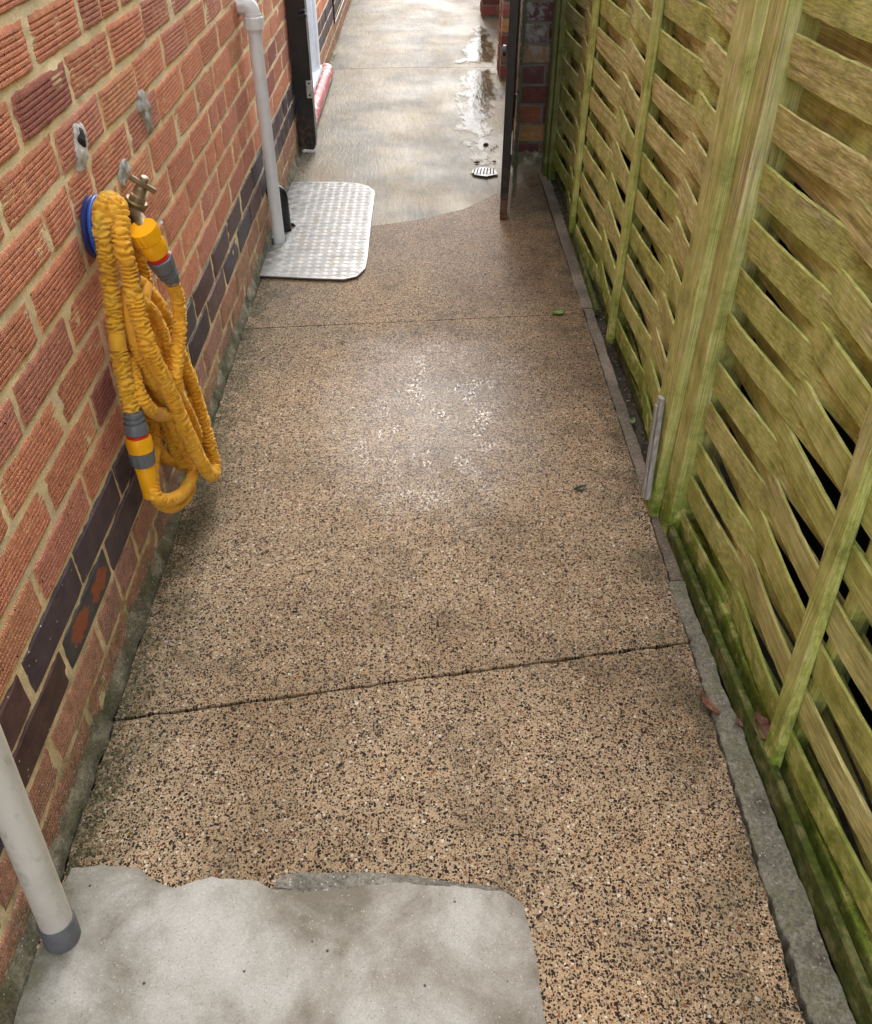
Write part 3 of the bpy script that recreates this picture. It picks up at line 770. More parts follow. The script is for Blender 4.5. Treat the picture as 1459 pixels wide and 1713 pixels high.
def post_box(mb, x0, x1, y0, y1, z0, z1, seed, col=(1, 1, 1), dy=0.0, bev=.003, dx=0.0):
    n = 40; vs = []
    for i in range(n+1):
        t = i/n; z = lerp(z0, z1, t)
        w = .0012*nz(z*9, seed)+.0006*nz(z*40, seed); sy = dy*t; sx = dx*t
        for a, b in ((x0, y0+bev), (x0, y1-bev), (x0+bev, y1), (x1-bev, y1), (x1, y1-bev), (x1, y0+bev), (x1-bev, y0), (x0+bev, y0)):
            vs.append((a+w+sx, b+w+sy, z))
    k = 8
    fs = [(i*k+j, (i+1)*k+j, (i+1)*k+(j+1) % k, i*k+(j+1) % k) for i in range(n) for j in range(k)]
    fs += [tuple(range(k)), tuple(n*k+j for j in reversed(range(k)))]
    mb.add(vs, [tuple(reversed(f)) for f in fs], col)
FZ = 1.82
def panel(label, y0, y1, nodes, ztop_front_at, z_ref, battens, name='woven_fence'):
    t = thing(name, (1.1, (y0+y1)/2, .02), label, 'fence panel', 'woven timber fence panels along the path')
    mb = MB(); p = .0435
    kk = math.floor((z_ref-.055)/p)
    for i in range(-int((FZ-.03-z_ref)/p), kk+1):
        zt = z_ref-i*p
        fr = (i % 2 == 0) if ztop_front_at == 0 else (i % 2 == 1)
        slat(mb, zt+random.uniform(-.003, .003), y0+.01, y1-.01, nodes, fr, random.uniform(0, 200))
    mb.build('slats', M_WOODY, t, smooth=True, angle=35)
    for j, (yc, dy) in enumerate(battens):
        mb = MB(); post_box(mb, XC-AMP-ST/2-.018, XC-AMP-ST/2-.0005, yc-.018, yc+.018, .035, FZ-.02, 5+j*3, (.95, .92, .85), dy)
        mb.build('batten', M_WOODZ, t)
        mb = MB(); post_box(mb, XC+AMP+ST/2+.0005, XC+AMP+ST/2+.020, yc-.018, yc+.018, .035, FZ-.02, 7+j*3, (.8, .8, .75), dy)
        mb.build('batten', M_WOODZ, t)
    mb = MB()
    for q, yc in enumerate(nodes):
        post_box(mb, XC-AMP+ST/2+.001, XC+AMP-ST/2-.001, yc-.013, yc+.013, .04, FZ-.03, 9+q, (.55, .5, .42))
    mb.build('inner_batten', M_WOODZ, t)
    return t
# near panel: nodes at the stile (1.40), the batten (.80) and beyond
nodeN = [-.42, .18, .785, 1.395]
tN = panel('nearer woven green stained fence panel with mossy lowest slat, right of the thick post', -.45, 1.42, nodeN, 1, .944, [(.783, .19), (.16, .06), (-.38, 0)])
# frame stile, bottom rail, top rail
mb = MB(); post_box(mb, 1.056, XC+AMP+.02, 1.358, 1.420, .0, FZ+.01, 3, (1.08, 1.05, 1.0), .012); mb.build('stile', M_WOODZ, tN)
mb = MB(); mb.box((1.086, -.45, .004), (1.124, 1.356, .050), (.7, .75, .6), bev=.004); mb.build('bottom_rail', M_MOSSY, tN)
mb = MB(); mb.box((1.07, -.45, FZ-.02), (1.128, 1.356, FZ+.015), bev=.004); mb.build('top_rail', M_WOODY, tN)
nodeF = [1.50, 2.165, 2.93, 3.59]
for ch in tN.children:
    for v in ch.data.vertices: v.co.x += .036*(1.40-(v.co.y+tN.location.y))
tF = panel('farther woven green stained fence panel between the thick post and the brick pier', 1.53, 3.60, nodeF, 1, .812, [(2.155, .0), (2.95, -.05)])
mb = MB(); post_box(mb, 1.060, XC+AMP+.02, 3.585, 3.630, .0, FZ+.01, 13, (.8, .8, .7), 0); mb.build('stile', M_WOODD, tF)
mb = MB(); mb.box((1.092, 1.56, .002), (1.128, 3.583, .036), (.45, .5, .4), bev=.004); mb.build('bottom_rail', M_BOARD, tF)
mb = MB(); mb.box((1.07, 1.56, FZ-.02), (1.128, 3.583, FZ+.015), bev=.004); mb.build('top_rail', M_WOODY, tF)
# posts
t = thing('fence_post', (1.08, 1.48, 0), 'thick square green stained timber post between the two woven panels', 'fence post', 'timber fence posts')
mb = MB(); post_box(mb, 1.036, 1.125, 1.425, 1.520, .0, FZ+.06, 31, (1.08, 1.02, .92), .0, .005); mb.build('post', M_WOODZ, t)
t = thing('fence_post', (1.08, 3.68, 0), 'darker timber post at the far end of the fence against the brick pier', 'fence post', 'timber fence posts')
mb = MB(); post_box(mb, 1.048, 1.13, 3.634, 3.715, .0, FZ+.06, 37, (1, 1, .9), .0, .005); mb.build('post', M_WOODD, t)
# gravel boards on edge
def plank(name, pts, th, h, mat, label, cat, seed, z0=.0, col=(1, 1, 1), group=None):
    mb = MB(); n = 60; vs = []
    for i in range(n+1):
        t = i/n; a = Vector(pts[0]).lerp(Vector(pts[1]), t); w = .0015*nz(t*20, seed)+.0008*nz(t*90, seed); hh = h(t)+.0015*nz(t*30, seed+5)
        b = .002
        for dx, dz in ((-th/2, 0), (-th/2, hh-b), (-th/2+b, hh), (th/2-b, hh), (th/2, hh-b), (th/2, 0)): vs.append((a.x+dx+w, a.y, a.z+dz))
    k = 6; fs = [(i*k+j, i*k+(j+1) % k, (i+1)*k+(j+1) % k, (i+1)*k+j) for i in range(n) for j in range(k)]
    fs += [tuple(range(k)), tuple(n*k+j for j in reversed(range(k)))]
    mb.add(vs, [tuple(reversed(f)) for f in fs], col)
    return tag(mb.build(name, mat, None), label, cat, group)
plank('gravel_board', [(1.140, -.6, 0), (1.062, 1.44, 0)], .013, lambda t: .066-.036*t**1.5, M_BOARD, 'damp dark green board on edge along the foot of the nearer fence panel', 'board', 3, group='boards on edge at the fence foot')
plank('gravel_board', [(1.073, 2.38, 0), (1.080, 3.10, 0)], .012, lambda t: .016+.028*t, M_BOARD, 'thin rotting board on edge along the foot of the farther fence panel', 'board', 9, col=(.6, .55, .5), group='boards on edge at the fence foot')
# soil strip with moss between board and slats
mb = MB(); ny_, nx_ = 260, 8; vs = []
for i in range(ny_+1):
    y = -.6+4.25*i/ny_
    for j in range(nx_+1):
        x = 1.066+max(0, 1.4-y)*.037+.17*j/nx_; vs.append((x, y, .0-.010*(j == 0)+.008*nz(x*40, y*20, 3)+.004*nz(x*120, y*80, 6)-.006))
mb.add(vs, [(i*(nx_+1)+j, i*(nx_+1)+j+1, (i+1)*(nx_+1)+j+1, (i+1)*(nx_+1)+j) for i in range(ny_) for j in range(nx_)])
tag(mb.build('soil_bed', M_SOIL, None, smooth=True, angle=180), kind='structure')

# ------------------------------------------------------------------ pipes
M_PIPEW = mat_simple('white_plastic_pipe', (.70, .71, .72), .32, 0, .5, .04, .0005, 14)
def mat_dirtypipe():
    m = Mat('weathered_cream_pipe', .6)
    c = m.ramp(m.noise(8, 5, .6), [(.3, (.46, .43, .38)), (.6, (.60, .57, .51))])
    c = m.mix(m.ramp(m.noise(35, 6, .7, vec=m.scale((1, 1, .5))), [(.54, 0.0), (.72, .6)]), c, (.22, .19, .14))
    m.color(c); m.bump(m.noise(160, 4, .6), .0006, .6); return m
M_PIPED = mat_dirtypipe()
M_PVCG = mat_simple('dark_grey_plastic', (.115, .12, .135), .38, 0, .5, .12, .0004, 40)
wp = thing('waste_pipe', (.042, 2.93, 0), 'white plastic waste pipe with elbow running down the brick wall into the metal plate', 'pipe')
pb = onz(468, 404); px0, py0 = .040, 2.932; ztop = .690
mb = MB(); mb.tube([Vector((px0, py0, z)) for z in np.linspace(-.02, ztop, 12)], .0205, 24); mb.build('pipe', M_PIPEW, wp, smooth=True)
mb = MB()
arc = [Vector((px0, py0, .665)), Vector((px0, py0, .70))]
R = .026
for k in range(9):
    a = math.pi/2*k/8; arc.append(Vector((px0-R+R*math.cos(a), py0, .712+R*math.sin(a))))
arc += [Vector((px0-R-.012, py0, .738)), Vector((px0-R-.04, py0, .738))]
mb.tube(arc, .0235, 24)
mb.build('elbow', M_PIPEW, wp, smooth=True)
mb = MB(); a = Vector((px0, py0, .672)); b = a+Vector((0, 0, 1))
mb.lathe(a, b, [(0, .021), (0, .0285, (8, .03)), (.030, .0285, (8, .03)), (.033, .026), (.040, .0262), (.040, .021)], 48)
mb.build('collar', M_PIPEW, wp, smooth=True, angle=25)
mb = MB(); a = Vector((.020, py0, .738)); mb.lathe(a, a+Vector((-1, 0, 0)), [(0, .0240), (0, .0285, (8, .03)), (.022, .0285, (8, .03)), (.022, .021)], 48)
mb.build('collar', M_PIPEW, wp, smooth=True, angle=25)
bp_ = thing('waste_pipe', (.03, 2.99, 0), 'short black plastic elbow pipe from the brick wall into the plate behind the white pipe', 'pipe')
M_BLKP = mat_simple('black_plastic', (.012, .012, .013), .3, 0, .5, .3, .0006, 50)
mb = MB(); pc = [Vector((-.02, 3.045, .150)), Vector((.018, 3.045, .150))]
for k in range(9):
    a = math.pi/2*k/8; pc.append(Vector((.020+.028*math.sin(a), 3.045, .150-.028*(1-math.cos(a)))))
pc += [Vector((.048, 3.045, .08)), Vector((.048, 3.045, -.02))]
mb.tube(pc, .0215, 20); mb.build('pipe', M_BLKP, bp_, smooth=True)
mb = MB(); mb.lathe((.006, 3.045, .150), (1, 3.045, .150), [(0, .0215), (0, .026), (.014, .026), (.014, .0215)], 24); mb.build('collar', M_BLKP, bp_, smooth=True)
fp = thing('drain_pipe', (.054, .53, 0), 'weathered cream pipe with grey end collar standing on the grey concrete patch', 'pipe')
pa = onx(83, 1534, .053); pt = onx(0, 1330, .053); dr = (pt-pa).normalized()
p0 = onz(91, 1568, .004); p0 = Vector((.048, p0.y, .006))
mb = MB(); mb.tube([p0+dr*q for q in np.linspace(.02, 1.9, 30)], .0212, 28); mb.build('pipe', M_PIPED, fp, smooth=True)
mb = MB(); mb.lathe(p0-dr*.004, p0+dr, [(0, .02), (0, .0228), (.004, .0240), (.040, .0240), (.043, .0228), (.043, .0213)], 32); mb.build('end_collar', M_PVCG, fp, smooth=True)

# ------------------------------------------------------------------ tread plate
def mat_alu(k=1.0):
    m = Mat('worn_aluminium', .42, .5, .6)
    c = m.ramp(m.noise(12, 5, .6), [(.3, (.38*k, .38*k, .37*k)), (.65, (.54*k, .54*k, .53*k))])
    d = m.ramp(m.noise(30, 5, .65), [(.5, 0.0), (.7, .6)])
    c = m.mix(d, c, (.36, .32, .24)); m.color(c)
    m.rough(m.ramp(m.noise(22, 4, .6), [(.35, .36), (.65, .55)]))
    X, Y, Z = m.sep(); m.link(m.mr(m.noise(9, 4, .6), .3, .7, .9, .55), m.p.inputs['Metallic'])
    m.bump(m.noise(5, 3, .5), .006, .35); m.bump(m.noise(260, 3, .6), .0004, .5); return m
M_ALU = mat_alu(.62); M_ALU2 = mat_alu(1.15)
pl = thing('tread_plate', (.18, 3.1, 0), 'aluminium chequer plate with rounded corners lying on the path under the pipes', 'plate')
PZ = .010
c1 = [P2(434, 461, PZ), P2(520, 465, PZ), P2(575, 467, PZ), P2(597, 462, PZ), P2(611, 449, PZ), P2(615, 430, PZ), P2(621, 370, PZ), P2(627, 325, PZ), P2(626, 318, PZ), P2(616, 311, PZ), P2(598, 306, PZ), P2(560, 304, PZ), P2(488, 304, PZ)]
yN, yF = c1[0][1], c1[-1][1]
hole1 = [(.008, 3.02), (.020, 3.02), (.075, 3.075), (.078, 3.10), (.03, 3.09), (.010, 3.065)]
outl = c1 + [(.008, 3.12), (.030, 3.115), (.070, 3.10), (.082, 3.075), (.070, 3.02), (.028, 3.012), (.008, 3.010), (.008, 2.962), (.055, 2.955), (.066, 2.938), (.058, 2.905), (.008, 2.900)]
o = tri_sheet('plate', outl, PZ, .004, M_ALU, .0008); o.parent = pl; o.matrix_parent_inverse = Matrix.Translation(-pl.location)
def inside(p, poly):
    c = False; n = len(poly)
    for i in range(n):
        (x1, y1), (x2, y2) = poly[i], poly[(i+1) % n]
        if (y1 > p[1]) != (y2 > p[1]) and p[0] < (x2-x1)*(p[1]-y1)/(y2-y1)+x1: c = not c
    return c
mb = MB(); cell = .0300; ang = rad(4)
for i in range(-2, 20):
    for j in range(0, 46):
        cx0, cy0 = i*cell, 2.62+j*cell
        d = rad(45) if (i+j) % 2 == 0 else rad(-45)
        for k in range(5):
            off = (k-2)*.0056
            ca, sa = math.cos(d), math.sin(d); L2 = .0122
            mx_, my_ = cx0-sa*off, cy0+ca*off
            if not all(inside((mx_+ca*q, my_+sa*q), outl) for q in (-L2*1.2, L2*1.2)): continue
            w = .0015; h = .0013; hw = .0006
            pts = []
            for (l, s_, z) in ((-L2, -w, 0), (L2, -w, 0), (L2, w, 0), (-L2, w, 0), (-L2*.85, -hw, h), (L2*.85, -hw, h), (L2*.85, hw, h), (-L2*.85, hw, h)):
                pts.append((mx_+ca*l-sa*s_, my_+sa*l+ca*s_, PZ-.0001+z))
            mb.add(pts, [(4, 5, 6, 7), (0, 1, 5, 4), (1, 2, 6, 5), (2, 3, 7, 6), (3, 0, 4, 7)])
mb.build('tread_pattern', M_ALU2, pl)

# ------------------------------------------------------------------ gate
def mat_blackpaint():
    m = Mat('flaking_black_paint', .35)
    c = m.ramp(m.noise(20, 4, .6), [(.3, (.006, .006, .007)), (.7, (.016, .015, .015))])
    X, Y, Z = m.sep()
    fl = m.math('MULTIPLY', m.mr(Z, .22, .0), m.ramp(m.noise(32, 6, .7), [(.50, 0.0), (.58, 1.0)]))
    c = m.mix(m.math('MULTIPLY', fl, .85, True), c, m.ramp(m.noise(60, 3, .6), [(.3, (.05, .025, .012)), (.7, (.14, .08, .045))]))
    c = m.mix(m.ramp(m.noise(110, 4, .7), [(.70, 0.0), (.74, .6)]), c, (.3, .3, .3))
    m.color(c); m.bump(m.noise(40, 4, .6, vec=m.scale((1, 1, .2))), .002, .5); m.bump(fl, .0012, .6); return m
M_BLK = mat_blackpaint()
M_ROT = mat_simple('rotten_bare_timber', (.13, .07, .045), .9, 0, .3, .3, .002, 60)
M_ZINC = mat_simple('zinc_metal', (.55, .56, .58), .35, .9, .5, .15)
gp = thing('gate_post', (.04, 3.96, 0), 'black painted timber gate post with flaking foot against the brick wall', 'gate post')
mb = MB(); n = 46; vs = []
for i in range(n+1):
    z = lerp(.022, 1.95, (i/n)**1.6); e = max(0, 1-z/.05)*.012
    for (a, b, s) in ((.004, 3.925, 1), (.074, 3.925, 2), (.079, 3.930, 3), (.079, 4.00, 4), (.004, 4.00, 5)):
        j = .0016*nz(z*14, s*3)+e*nz(z*90, s*5)
        vs.append((a+(j if s > 1 else 0)-(e*1.2 if s in (2, 3, 4) else 0), b+j, z+(.014*nz(s*2.3, 1) if i == 0 else 0)))
k = 5; mb.add(vs, [(i*k+j, i*k+(j+1) % k, (i+1)*k+(j+1) % k, (i+1)*k+j) for i in range(n) for j in range(k)]+[tuple(reversed(range(k))), tuple(n*k+j for j in range(k))])
mb.build('post', M_BLK, gp)
mb = MB(); mb.box((.058, 3.9215, .232), (.082, 3.9245, .300), bev=.001); strike = mb.build('strike_plate', M_ZINC, gp)
mb = MB()
for z in (.243, .289): mb = MB(); mb.lathe((.070, 3.9220, z), (.070, 3.90, z), [(0, .0042), (.0016, .0040)], 12); mb.build('screw', M_DARK, strike)
mb = MB(); mb.box((.055, 3.905, .535), (.085, 3.9248, .548), bev=.002); mb.box((.055, 3.905, .555), (.080, 3.9248, .563), bev=.002); mb.build('latch_keep', M_BLK, gp)
# leaf, standing open, seen edge on
LA, LB = Vector((.8445, 3.15, 0)), Vector((.915, 3.79, 0)); du = (LB-LA).normalized(); dn_ = Vector((du.y, -du.x, 0))
gt = thing('garden_gate', LB, 'black timber gate standing open, seen edge on, with rotten brown foot and wire netting', 'gate')
MG = Matrix(((du.x, dn_.x, 0, LA.x), (du.y, dn_.y, 0, LA.y), (0, 0, 1, 0), (0, 0, 0, 1)))
mb = MB(); mb.box((0, -.0145, .075), (.07, .0145, 1.85), M=MG, bev=.002); mb.box((.57, -.0145, .06), (.635, .0145, 1.85), M=MG, bev=.002); mb.build('stile', M_BLK, gt)
mb = MB(); mb.box((0, -.0135, .001), (.07, .0135, .0745), M=MG, bev=.003); mb.build('rotten_foot', M_ROT, gt)
mb = MB()
for z in (.10, .95, 1.7): mb = MB(); mb.box((.071, -.013, z), (.569, .001, z+.09), M=MG, bev=.002); mb.build('rail', M_BLK, gt)
mb = MB()
for q in range(5): mb.box((.0715+q*.0995, .0015, .065), (.0715+q*.0995+.097, .0135, 1.84), M=MG, bev=.0015)
mb.build('board', M_BLK, gt)
mb = MB(); mb.box((-.002, .0150, .235), (.045, .0180, .305), M=MG, bev=.0008); mb.build('plate', mat_simple('white_plate', (.7, .7, .68), .4), gt)
mb = MB(); c = MG @ Vector((.03, -.018, .56)); mb.lathe(c, c-dn_, [(0, .004), (.002, .018), (.012, .018), (.016, .010), (.016, .001)], 16); mb.build('latch', M_BLK, gt, smooth=True)
mb = MB()
for z in (.25, 1.5): mb = MB(); mb.box((.40, .0137, z), (.66, .0175, z+.03), M=MG, bev=.001); mb.build('hinge', M_BLK, gt)
# netting: tangled wires on the fence side of the gate
M_WIRE = mat_simple('green_grey_wire', (.10, .12, .08), .5, .3, .5, .3)
mb = MB()
for q in range(26):
    x = .02+.018*q; base = random.uniform(.02, .034); pts = []
    for i in range(60):
        z = lerp(random.choice((.03, .06)) if i == 0 else .05, .80, i/59)
        pts.append(MG @ Vector((x+.012*nz(z*14, q*1.7), .020+base*.5+.013*nz(z*9, q*2.1, 4)+.005*nz(z*40, q), z)))
    mb.tube(pts, .0008, 5)
for i in range(16):
    z = .08+.045*i; pts = [MG @ Vector((.01+.47*s/24, .028+.010*nz(s*.5, i*2.2), z+.012*nz(s*.7, i*1.3))) for s in range(25)]
    mb.tube(pts, .0008, 5)
nt = mb.build('wire_netting', M_WIRE, gt)

# cable down the far wall
mb = MB(); pts = [Vector((.008, 5.98, z)) for z in np.linspace(1.9, .155, 20)]+[Vector((.009, 6.0, .150)), Vector((.009, 6.05, .1495))]+[Vector((.009, y, .1495)) for y in np.linspace(6.2, 10.5, 30)]
mb.tube([p+Vector((0, .004*nz(i*.6), .002*nz(i*.9, 3))) for i, p in enumerate(pts)], .005, 8)
tag(mb.build('cable', M_BLKP, None, smooth=True), 'black cable running down the far wall and along the mortar joint', 'cable')
# drain grate at the puddle
dg = thing('drain_grate', (*P2(808, 287), 0), 'small broken metal drain grate clogged with debris at the end of the puddle', 'drain')
gc = Vector((*P2(811, 287), .004))
mb = MB(); 
def gpt(u, v, z): p = onz(u, v, z); return (p.x, p.y, z)
ol = [(788, 287), (794, 292), (813, 295), (833, 291), (828, 283), (812, 279), (795, 281)]
vs = [gpt(u, v, .004) for u, v in ol]+[gpt(u, v, .0085) for u, v in ol]; n = len(ol)
mb.add(vs, [tuple(n+i for i in range(n))]+[(i, (i+1) % n, n+(i+1) % n, n+i) for i in range(n)]); mb.build('frame', mat_simple('grimy_grate_metal', (.20, .20, .20), .5, .5, .5, .4), dg)
mb = MB()
for q in range(7):
    a = Vector(gpt(792+q*5.6, 291, .0088)); b = Vector(gpt(795+q*5.2, 282, .0088)); mb.tube([a, b], .0022, 6)
mb.build('slot', M_DARK, dg)
# wet debris lumps
def clod(loc, r, seed, mat, name='debris', label='', col=(1, 1, 1)):
    mb = MB(); bm = bmesh.new(); bmesh.ops.create_icosphere(bm, subdivisions=3, radius=r)
    for v in bm.verts:
        p = v.co/r; q = 1+.45*nz(p.x*1.6+seed, p.y*1.6, p.z*1.6)+.2*nz(p.x*5+seed, p.y*5, p.z*5); v.co = Vector((p.x*r*q, p.y*r*q*.8, max(-.2*r, p.z*r*q*.55)))
    bm.verts.index_update(); mb.add([Vector(loc)+v.co for v in bm.verts], [[v.index for v in f.verts] for f in bm.faces]); bm.free()
    return tag(mb.build(name, mat, None, smooth=True), label, 'debris', 'dark clods of leaf litter around the drain grate')
M_LITTER = mat_simple('wet_leaf_litter', (.035, .022, .014), .6, 0, .4, .4, .003, 200)
for (u, v, r, lb) in ((798, 273, .010, 'dark clod of litter just left of the drain grate'), (827, 272, .008, 'small dark clod right of the puddle tip above the grate'), (813, 243, .012, 'largest dark clod lying in the narrow puddle'), (815, 302, .005, 'tiny dark crumb on the concrete below the grate')):
    clod((*P2(u, v), .004), r, u*.1, M_LITTER, label=lb)

# ------------------------------------------------------------------ hose, hanger, tap
def mat_hose():
    m = Mat('yellow_hose_fabric', .75, .3)
    c = m.ramp(m.noise(18, 4, .6), [(.3, (.62, .29, .018)), (.5, (.80, .40, .025)), (.7, (.88, .50, .06))])
    A = m.attr(); c = m.mix(1.0, c, A[0], 'MULTIPLY')
    d = m.ramp(m.noise(36, 6, .7), [(.56, 0.0), (.74, .45)])
    c = m.mix(d, c, (.25, .13, .03)); m.color(c)
    m.bump(m.noise(700, 3, .6), .0004, .6); m.p.inputs['Sheen Weight'].default_value = .15
    return m
M_HOSE = mat_hose()
M_YEL = mat_simple('orange_yellow_plastic', (.90, .42, .008), .28, 0, .5, .04)
M_GRY = mat_simple('grey_soft_plastic', (.13, .14, .155), .4, 0, .5, .08)
M_RED = mat_simple('red_plastic', (.62, .018, .02), .3, 0, .5, .05)
M_BLUE_P = mat_simple('blue_plastic', (.015, .09, .42), .32, 0, .5, .08)
M_NAVY = mat_simple('navy_plastic', (.02, .03, .13), .4, 0, .5, .08)
M_BRASS = mat_simple('dull_brass', (.27, .20, .11), .48, .75, .5, .22, .0006, 50)
M_BRASS2 = mat_simple('dull_nickel', (.33, .28, .20), .45, .85, .5, .18, .0004, 50)
CS = 360/1028.0
def C4(x, y, d): return onx(100+x*CS, 280+y*CS, d)
hose = thing('garden_hose', (.06, 1.42, .03), 'crinkled yellow expanding fabric hose coiled over the blue hanger on the brick wall', 'hose')
def sleeve(mb, pts, r0, seed, smooth_spans=(), tint=(1, 1, 1)):
    P = resample(catmull([C4(*p) for p in pts], .004), .00105); off0 = seed*3.7
    def rf(i, k):
        s = i*.00105; a = 2*math.pi*k/22; ca, sa = math.cos(a), math.sin(a)
        t = i/len(P); flat = any(q0 < t < q1 for q0, q1 in smooth_spans)
        n1 = mn.noise(Vector((ca*.9+seed, sa*.9, s*165)))
        n2 = mn.noise(Vector((ca*1.6+seed+9, sa*1.6, s*330)))
        n3 = mn.noise(Vector((ca*.4+seed+3, sa*.4, s*42)))
        ph = s/.0092+1.3*mn.noise(Vector((ca*.8+off0, sa*.8, s*38)))+.55*mn.noise(Vector((ca*1.7+off0, sa*1.7, s*95)))
        fold = abs(math.sin(math.pi*ph))**.85; deep = .78+.5*mn.noise(Vector((ca*1.1+off0+7, sa*1.1, s*70)))
        if flat: return 1.0+.02*n2
        return 1.12-.72*deep*(1-fold)**1.3+.10*n2+.10*n3
    mb.tube(P, r0, 22, rf=rf, col=tint)
R0 = .0114
mb = MB()
# S1 left strand from the top of the hanger to the lower connector
sleeve(mb, [(300, 235, .035), (262, 168, .042), (225, 165, .045), (203, 205, .045), (204, 290, .045), (222, 420, .044), (240, 560, .042), (260, 700, .040), (276, 830, .040), (300, 970, .042), (325, 1080, .045), (345, 1165, .048)], R0*1.20, 3.3, ((.71, .77),), (.86, .92, .95))
# S2 front strand, from the top down to the far right bend and back up
sleeve(mb, [(240, 300, .050), (245, 215, .060), (275, 178, .068), (290, 240, .072), (300, 370, .075), (330, 500, .078), (362, 650, .080), (398, 780, .083), (440, 900, .086), (495, 1010, .088), (545, 1120, .088), (595, 1240, .088), (645, 1345, .087), (690, 1430, .086), (728, 1470, .084), (738, 1420, .078), (718, 1330, .072), (690, 1230, .066), (655, 1110, .062), (618, 1000, .060), (575, 900, .056), (530, 800, .050), (505, 720, .046), (465, 650, .044), (400, 575, .042), (350, 545, .040)], R0*1.20, 11.1)
# S3 from the tap connector down into the bundle and round the lowest loop
sleeve(mb, [(532, 535, .118), (560, 610, .116), (573, 700, .112), (572, 800, .108), (562, 900, .104), (553, 1000, .098), (560, 1070, .090), (600, 1150, .078), (640, 1230, .068), (655, 1290, .060), (645, 1350, .058), (640, 1430, .060), (618, 1510, .066), (570, 1570, .070), (500, 1590, .068), (452, 1560, .060), (442, 1480, .050), (448, 1380, .042), (446, 1280, .036), (438, 1190, .032), (420, 1090, .030)], R0, 23.7, ((.225, .25), (.39, .42)), (1.05, 1.03, 1.0))
# S4 inner strand to the second low loop
sleeve(mb, [(300, 580, .048), (312, 660, .052), (345, 780, .056), (380, 890, .060), (430, 1000, .064), (490, 1100, .066), (530, 1200, .062), (560, 1290, .056), (595, 1380, .054), (625, 1470, .056), (610, 1560, .060), (540, 1620, .060), (475, 1600, .052), (450, 1540, .042), (440, 1440, .036)], R0, 31.9, ((.0, .12),), (.98, .98, .9))
# S5 arc passing behind the front strand
sleeve(mb, [(330, 900, .040), (350, 980, .050), (385, 1090, .062), (430, 1155, .068), (480, 1180, .070), (530, 1165, .066), (570, 1100, .056), (560, 1020, .046)], R0*1.02, 41.3, ((.3, .4),))
# S6, S7 right of the hook
sleeve(mb, [(395, 650, .066), (440, 690, .066), (478, 760, .066), (508, 850, .066), (530, 950, .064), (560, 1060, .056), (590, 1150, .048)], R0, 53.1, (), (1, 1, 1))
sleeve(mb, [(325, 270, .034), (350, 330, .034), (378, 420, .034), (405, 520, .034), (430, 600, .036), (455, 700, .036), (480, 850, .036), (500, 1000, .036), (520, 1120, .036)], R0, 61.0, (), (.85, .85, .8))
sleeve(mb, [(310, 800, .034), (360, 930, .036), (400, 1030, .036), (460, 1130, .036), (500, 1230, .040), (540, 1330, .044), (580, 1430, .048)], R0, 71.0, (), (.85, .85, .8))
sleeve(mb, [(450, 1250, .024), (470, 1340, .026), (500, 1385, .030), (545, 1400, .034), (600, 1390, .038), (640, 1340, .042), (665, 1280, .046), (650, 1200, .046), (600, 1110, .046)], R0, 81.0, (), (.9, .88, .8))
sleeve(mb, [(410, 560, .050), (400, 640, .052), (420, 740, .052), (450, 850, .050), (470, 960, .048), (500, 1060, .044)], R0*1.1, 91.0, ((.0, .4),), (1.0, .95, .8))
mb.build('sleeve', M_HOSE, hose, smooth=True, angle=180)
def coupling(a, b, label_parts, flip=False):
    # a: hose end of the coupling, b: far end; lengths in metres from a
    d = (b-a).normalized(); L_ = (b-a).length
    out = []
    for nm, mat, prof in label_parts:
        mb = MB(); mb.lathe(a, b, [(p[0]*L_, *p[1:]) for p in prof], 40)
        out.append(mb.build(nm, mat, hose, smooth=True, angle=32))
    return out
# upper coupling: hose end is the lower right one
ua = C4(536, 540, .118); ub = C4(392, 288, .098)
coupling(ua, ub, [
    ('grip_collar', M_GRY, [(-.04, .0125), (.0, .0135), (.08, .0137), (.085, .0165), (.13, .0172), (.135, .0150), (.165, .0150), (.17, .0178), (.20, .0182), (.205, .0158), (.235, .0158), (.24, .0188), (.30, .0200, (6, .03)), (.44, .0212, (6, .03)), (.455, .0195)]),
    ('lock_ring', M_RED, [(.45, .016), (.46, .0188), (.485, .0190), (.49, .0178), (.51, .0178), (.515, .0190), (.54, .0188), (.55, .015)]),
    ('snap_body', M_YEL, [(.535, .018), (.54, .0208, (4, .02)), (.60, .0222, (4, .045)), (.74, .0228, (4, .045)), (.78, .0222), (.785, .0212), (.79, .0222)]),
    ('tap_nut', M_YEL, [(.79, .0215), (.80, .0232, (18, .035)), (.97, .0240, (18, .035)), (1.0, .0232), (1.0, .012)])])
la = C4(346, 1160, .048); lb = C4(436, 1572, .050)
coupling(la, lb, [
    ('grip_collar', M_GRY, [(-.02, .0125), (.0, .0135), (.02, .0150), (.025, .0168), (.05, .0172), (.055, .0150), (.075, .0150), (.08, .0176), (.105, .0180), (.11, .0155), (.13, .0155), (.135, .0184), (.17, .0196, (6, .03)), (.245, .0204, (6, .03)), (.255, .0185)]),
    ('lock_ring', M_RED, [(.25, .016), (.262, .0190), (.285, .0190), (.295, .015)]),
    ('snap_body', M_YEL, [(.288, .018), (.292, .0212, (4, .02)), (.34, .0220, (4, .05)), (.40, .0220, (4, .05)), (.45, .0212), (.455, .019)]),
    ('grip_ring', M_GRY, [(.453, .018), (.46, .0222, (12, .03)), (.60, .0205, (12, .03)), (.615, .018)]),
    ('nozzle', M_YEL, [(.61, .0165), (.62, .0172), (.80, .0152), (.985, .0138), (1.0, .0130), (1.0, .0105), (.99, .010)])])
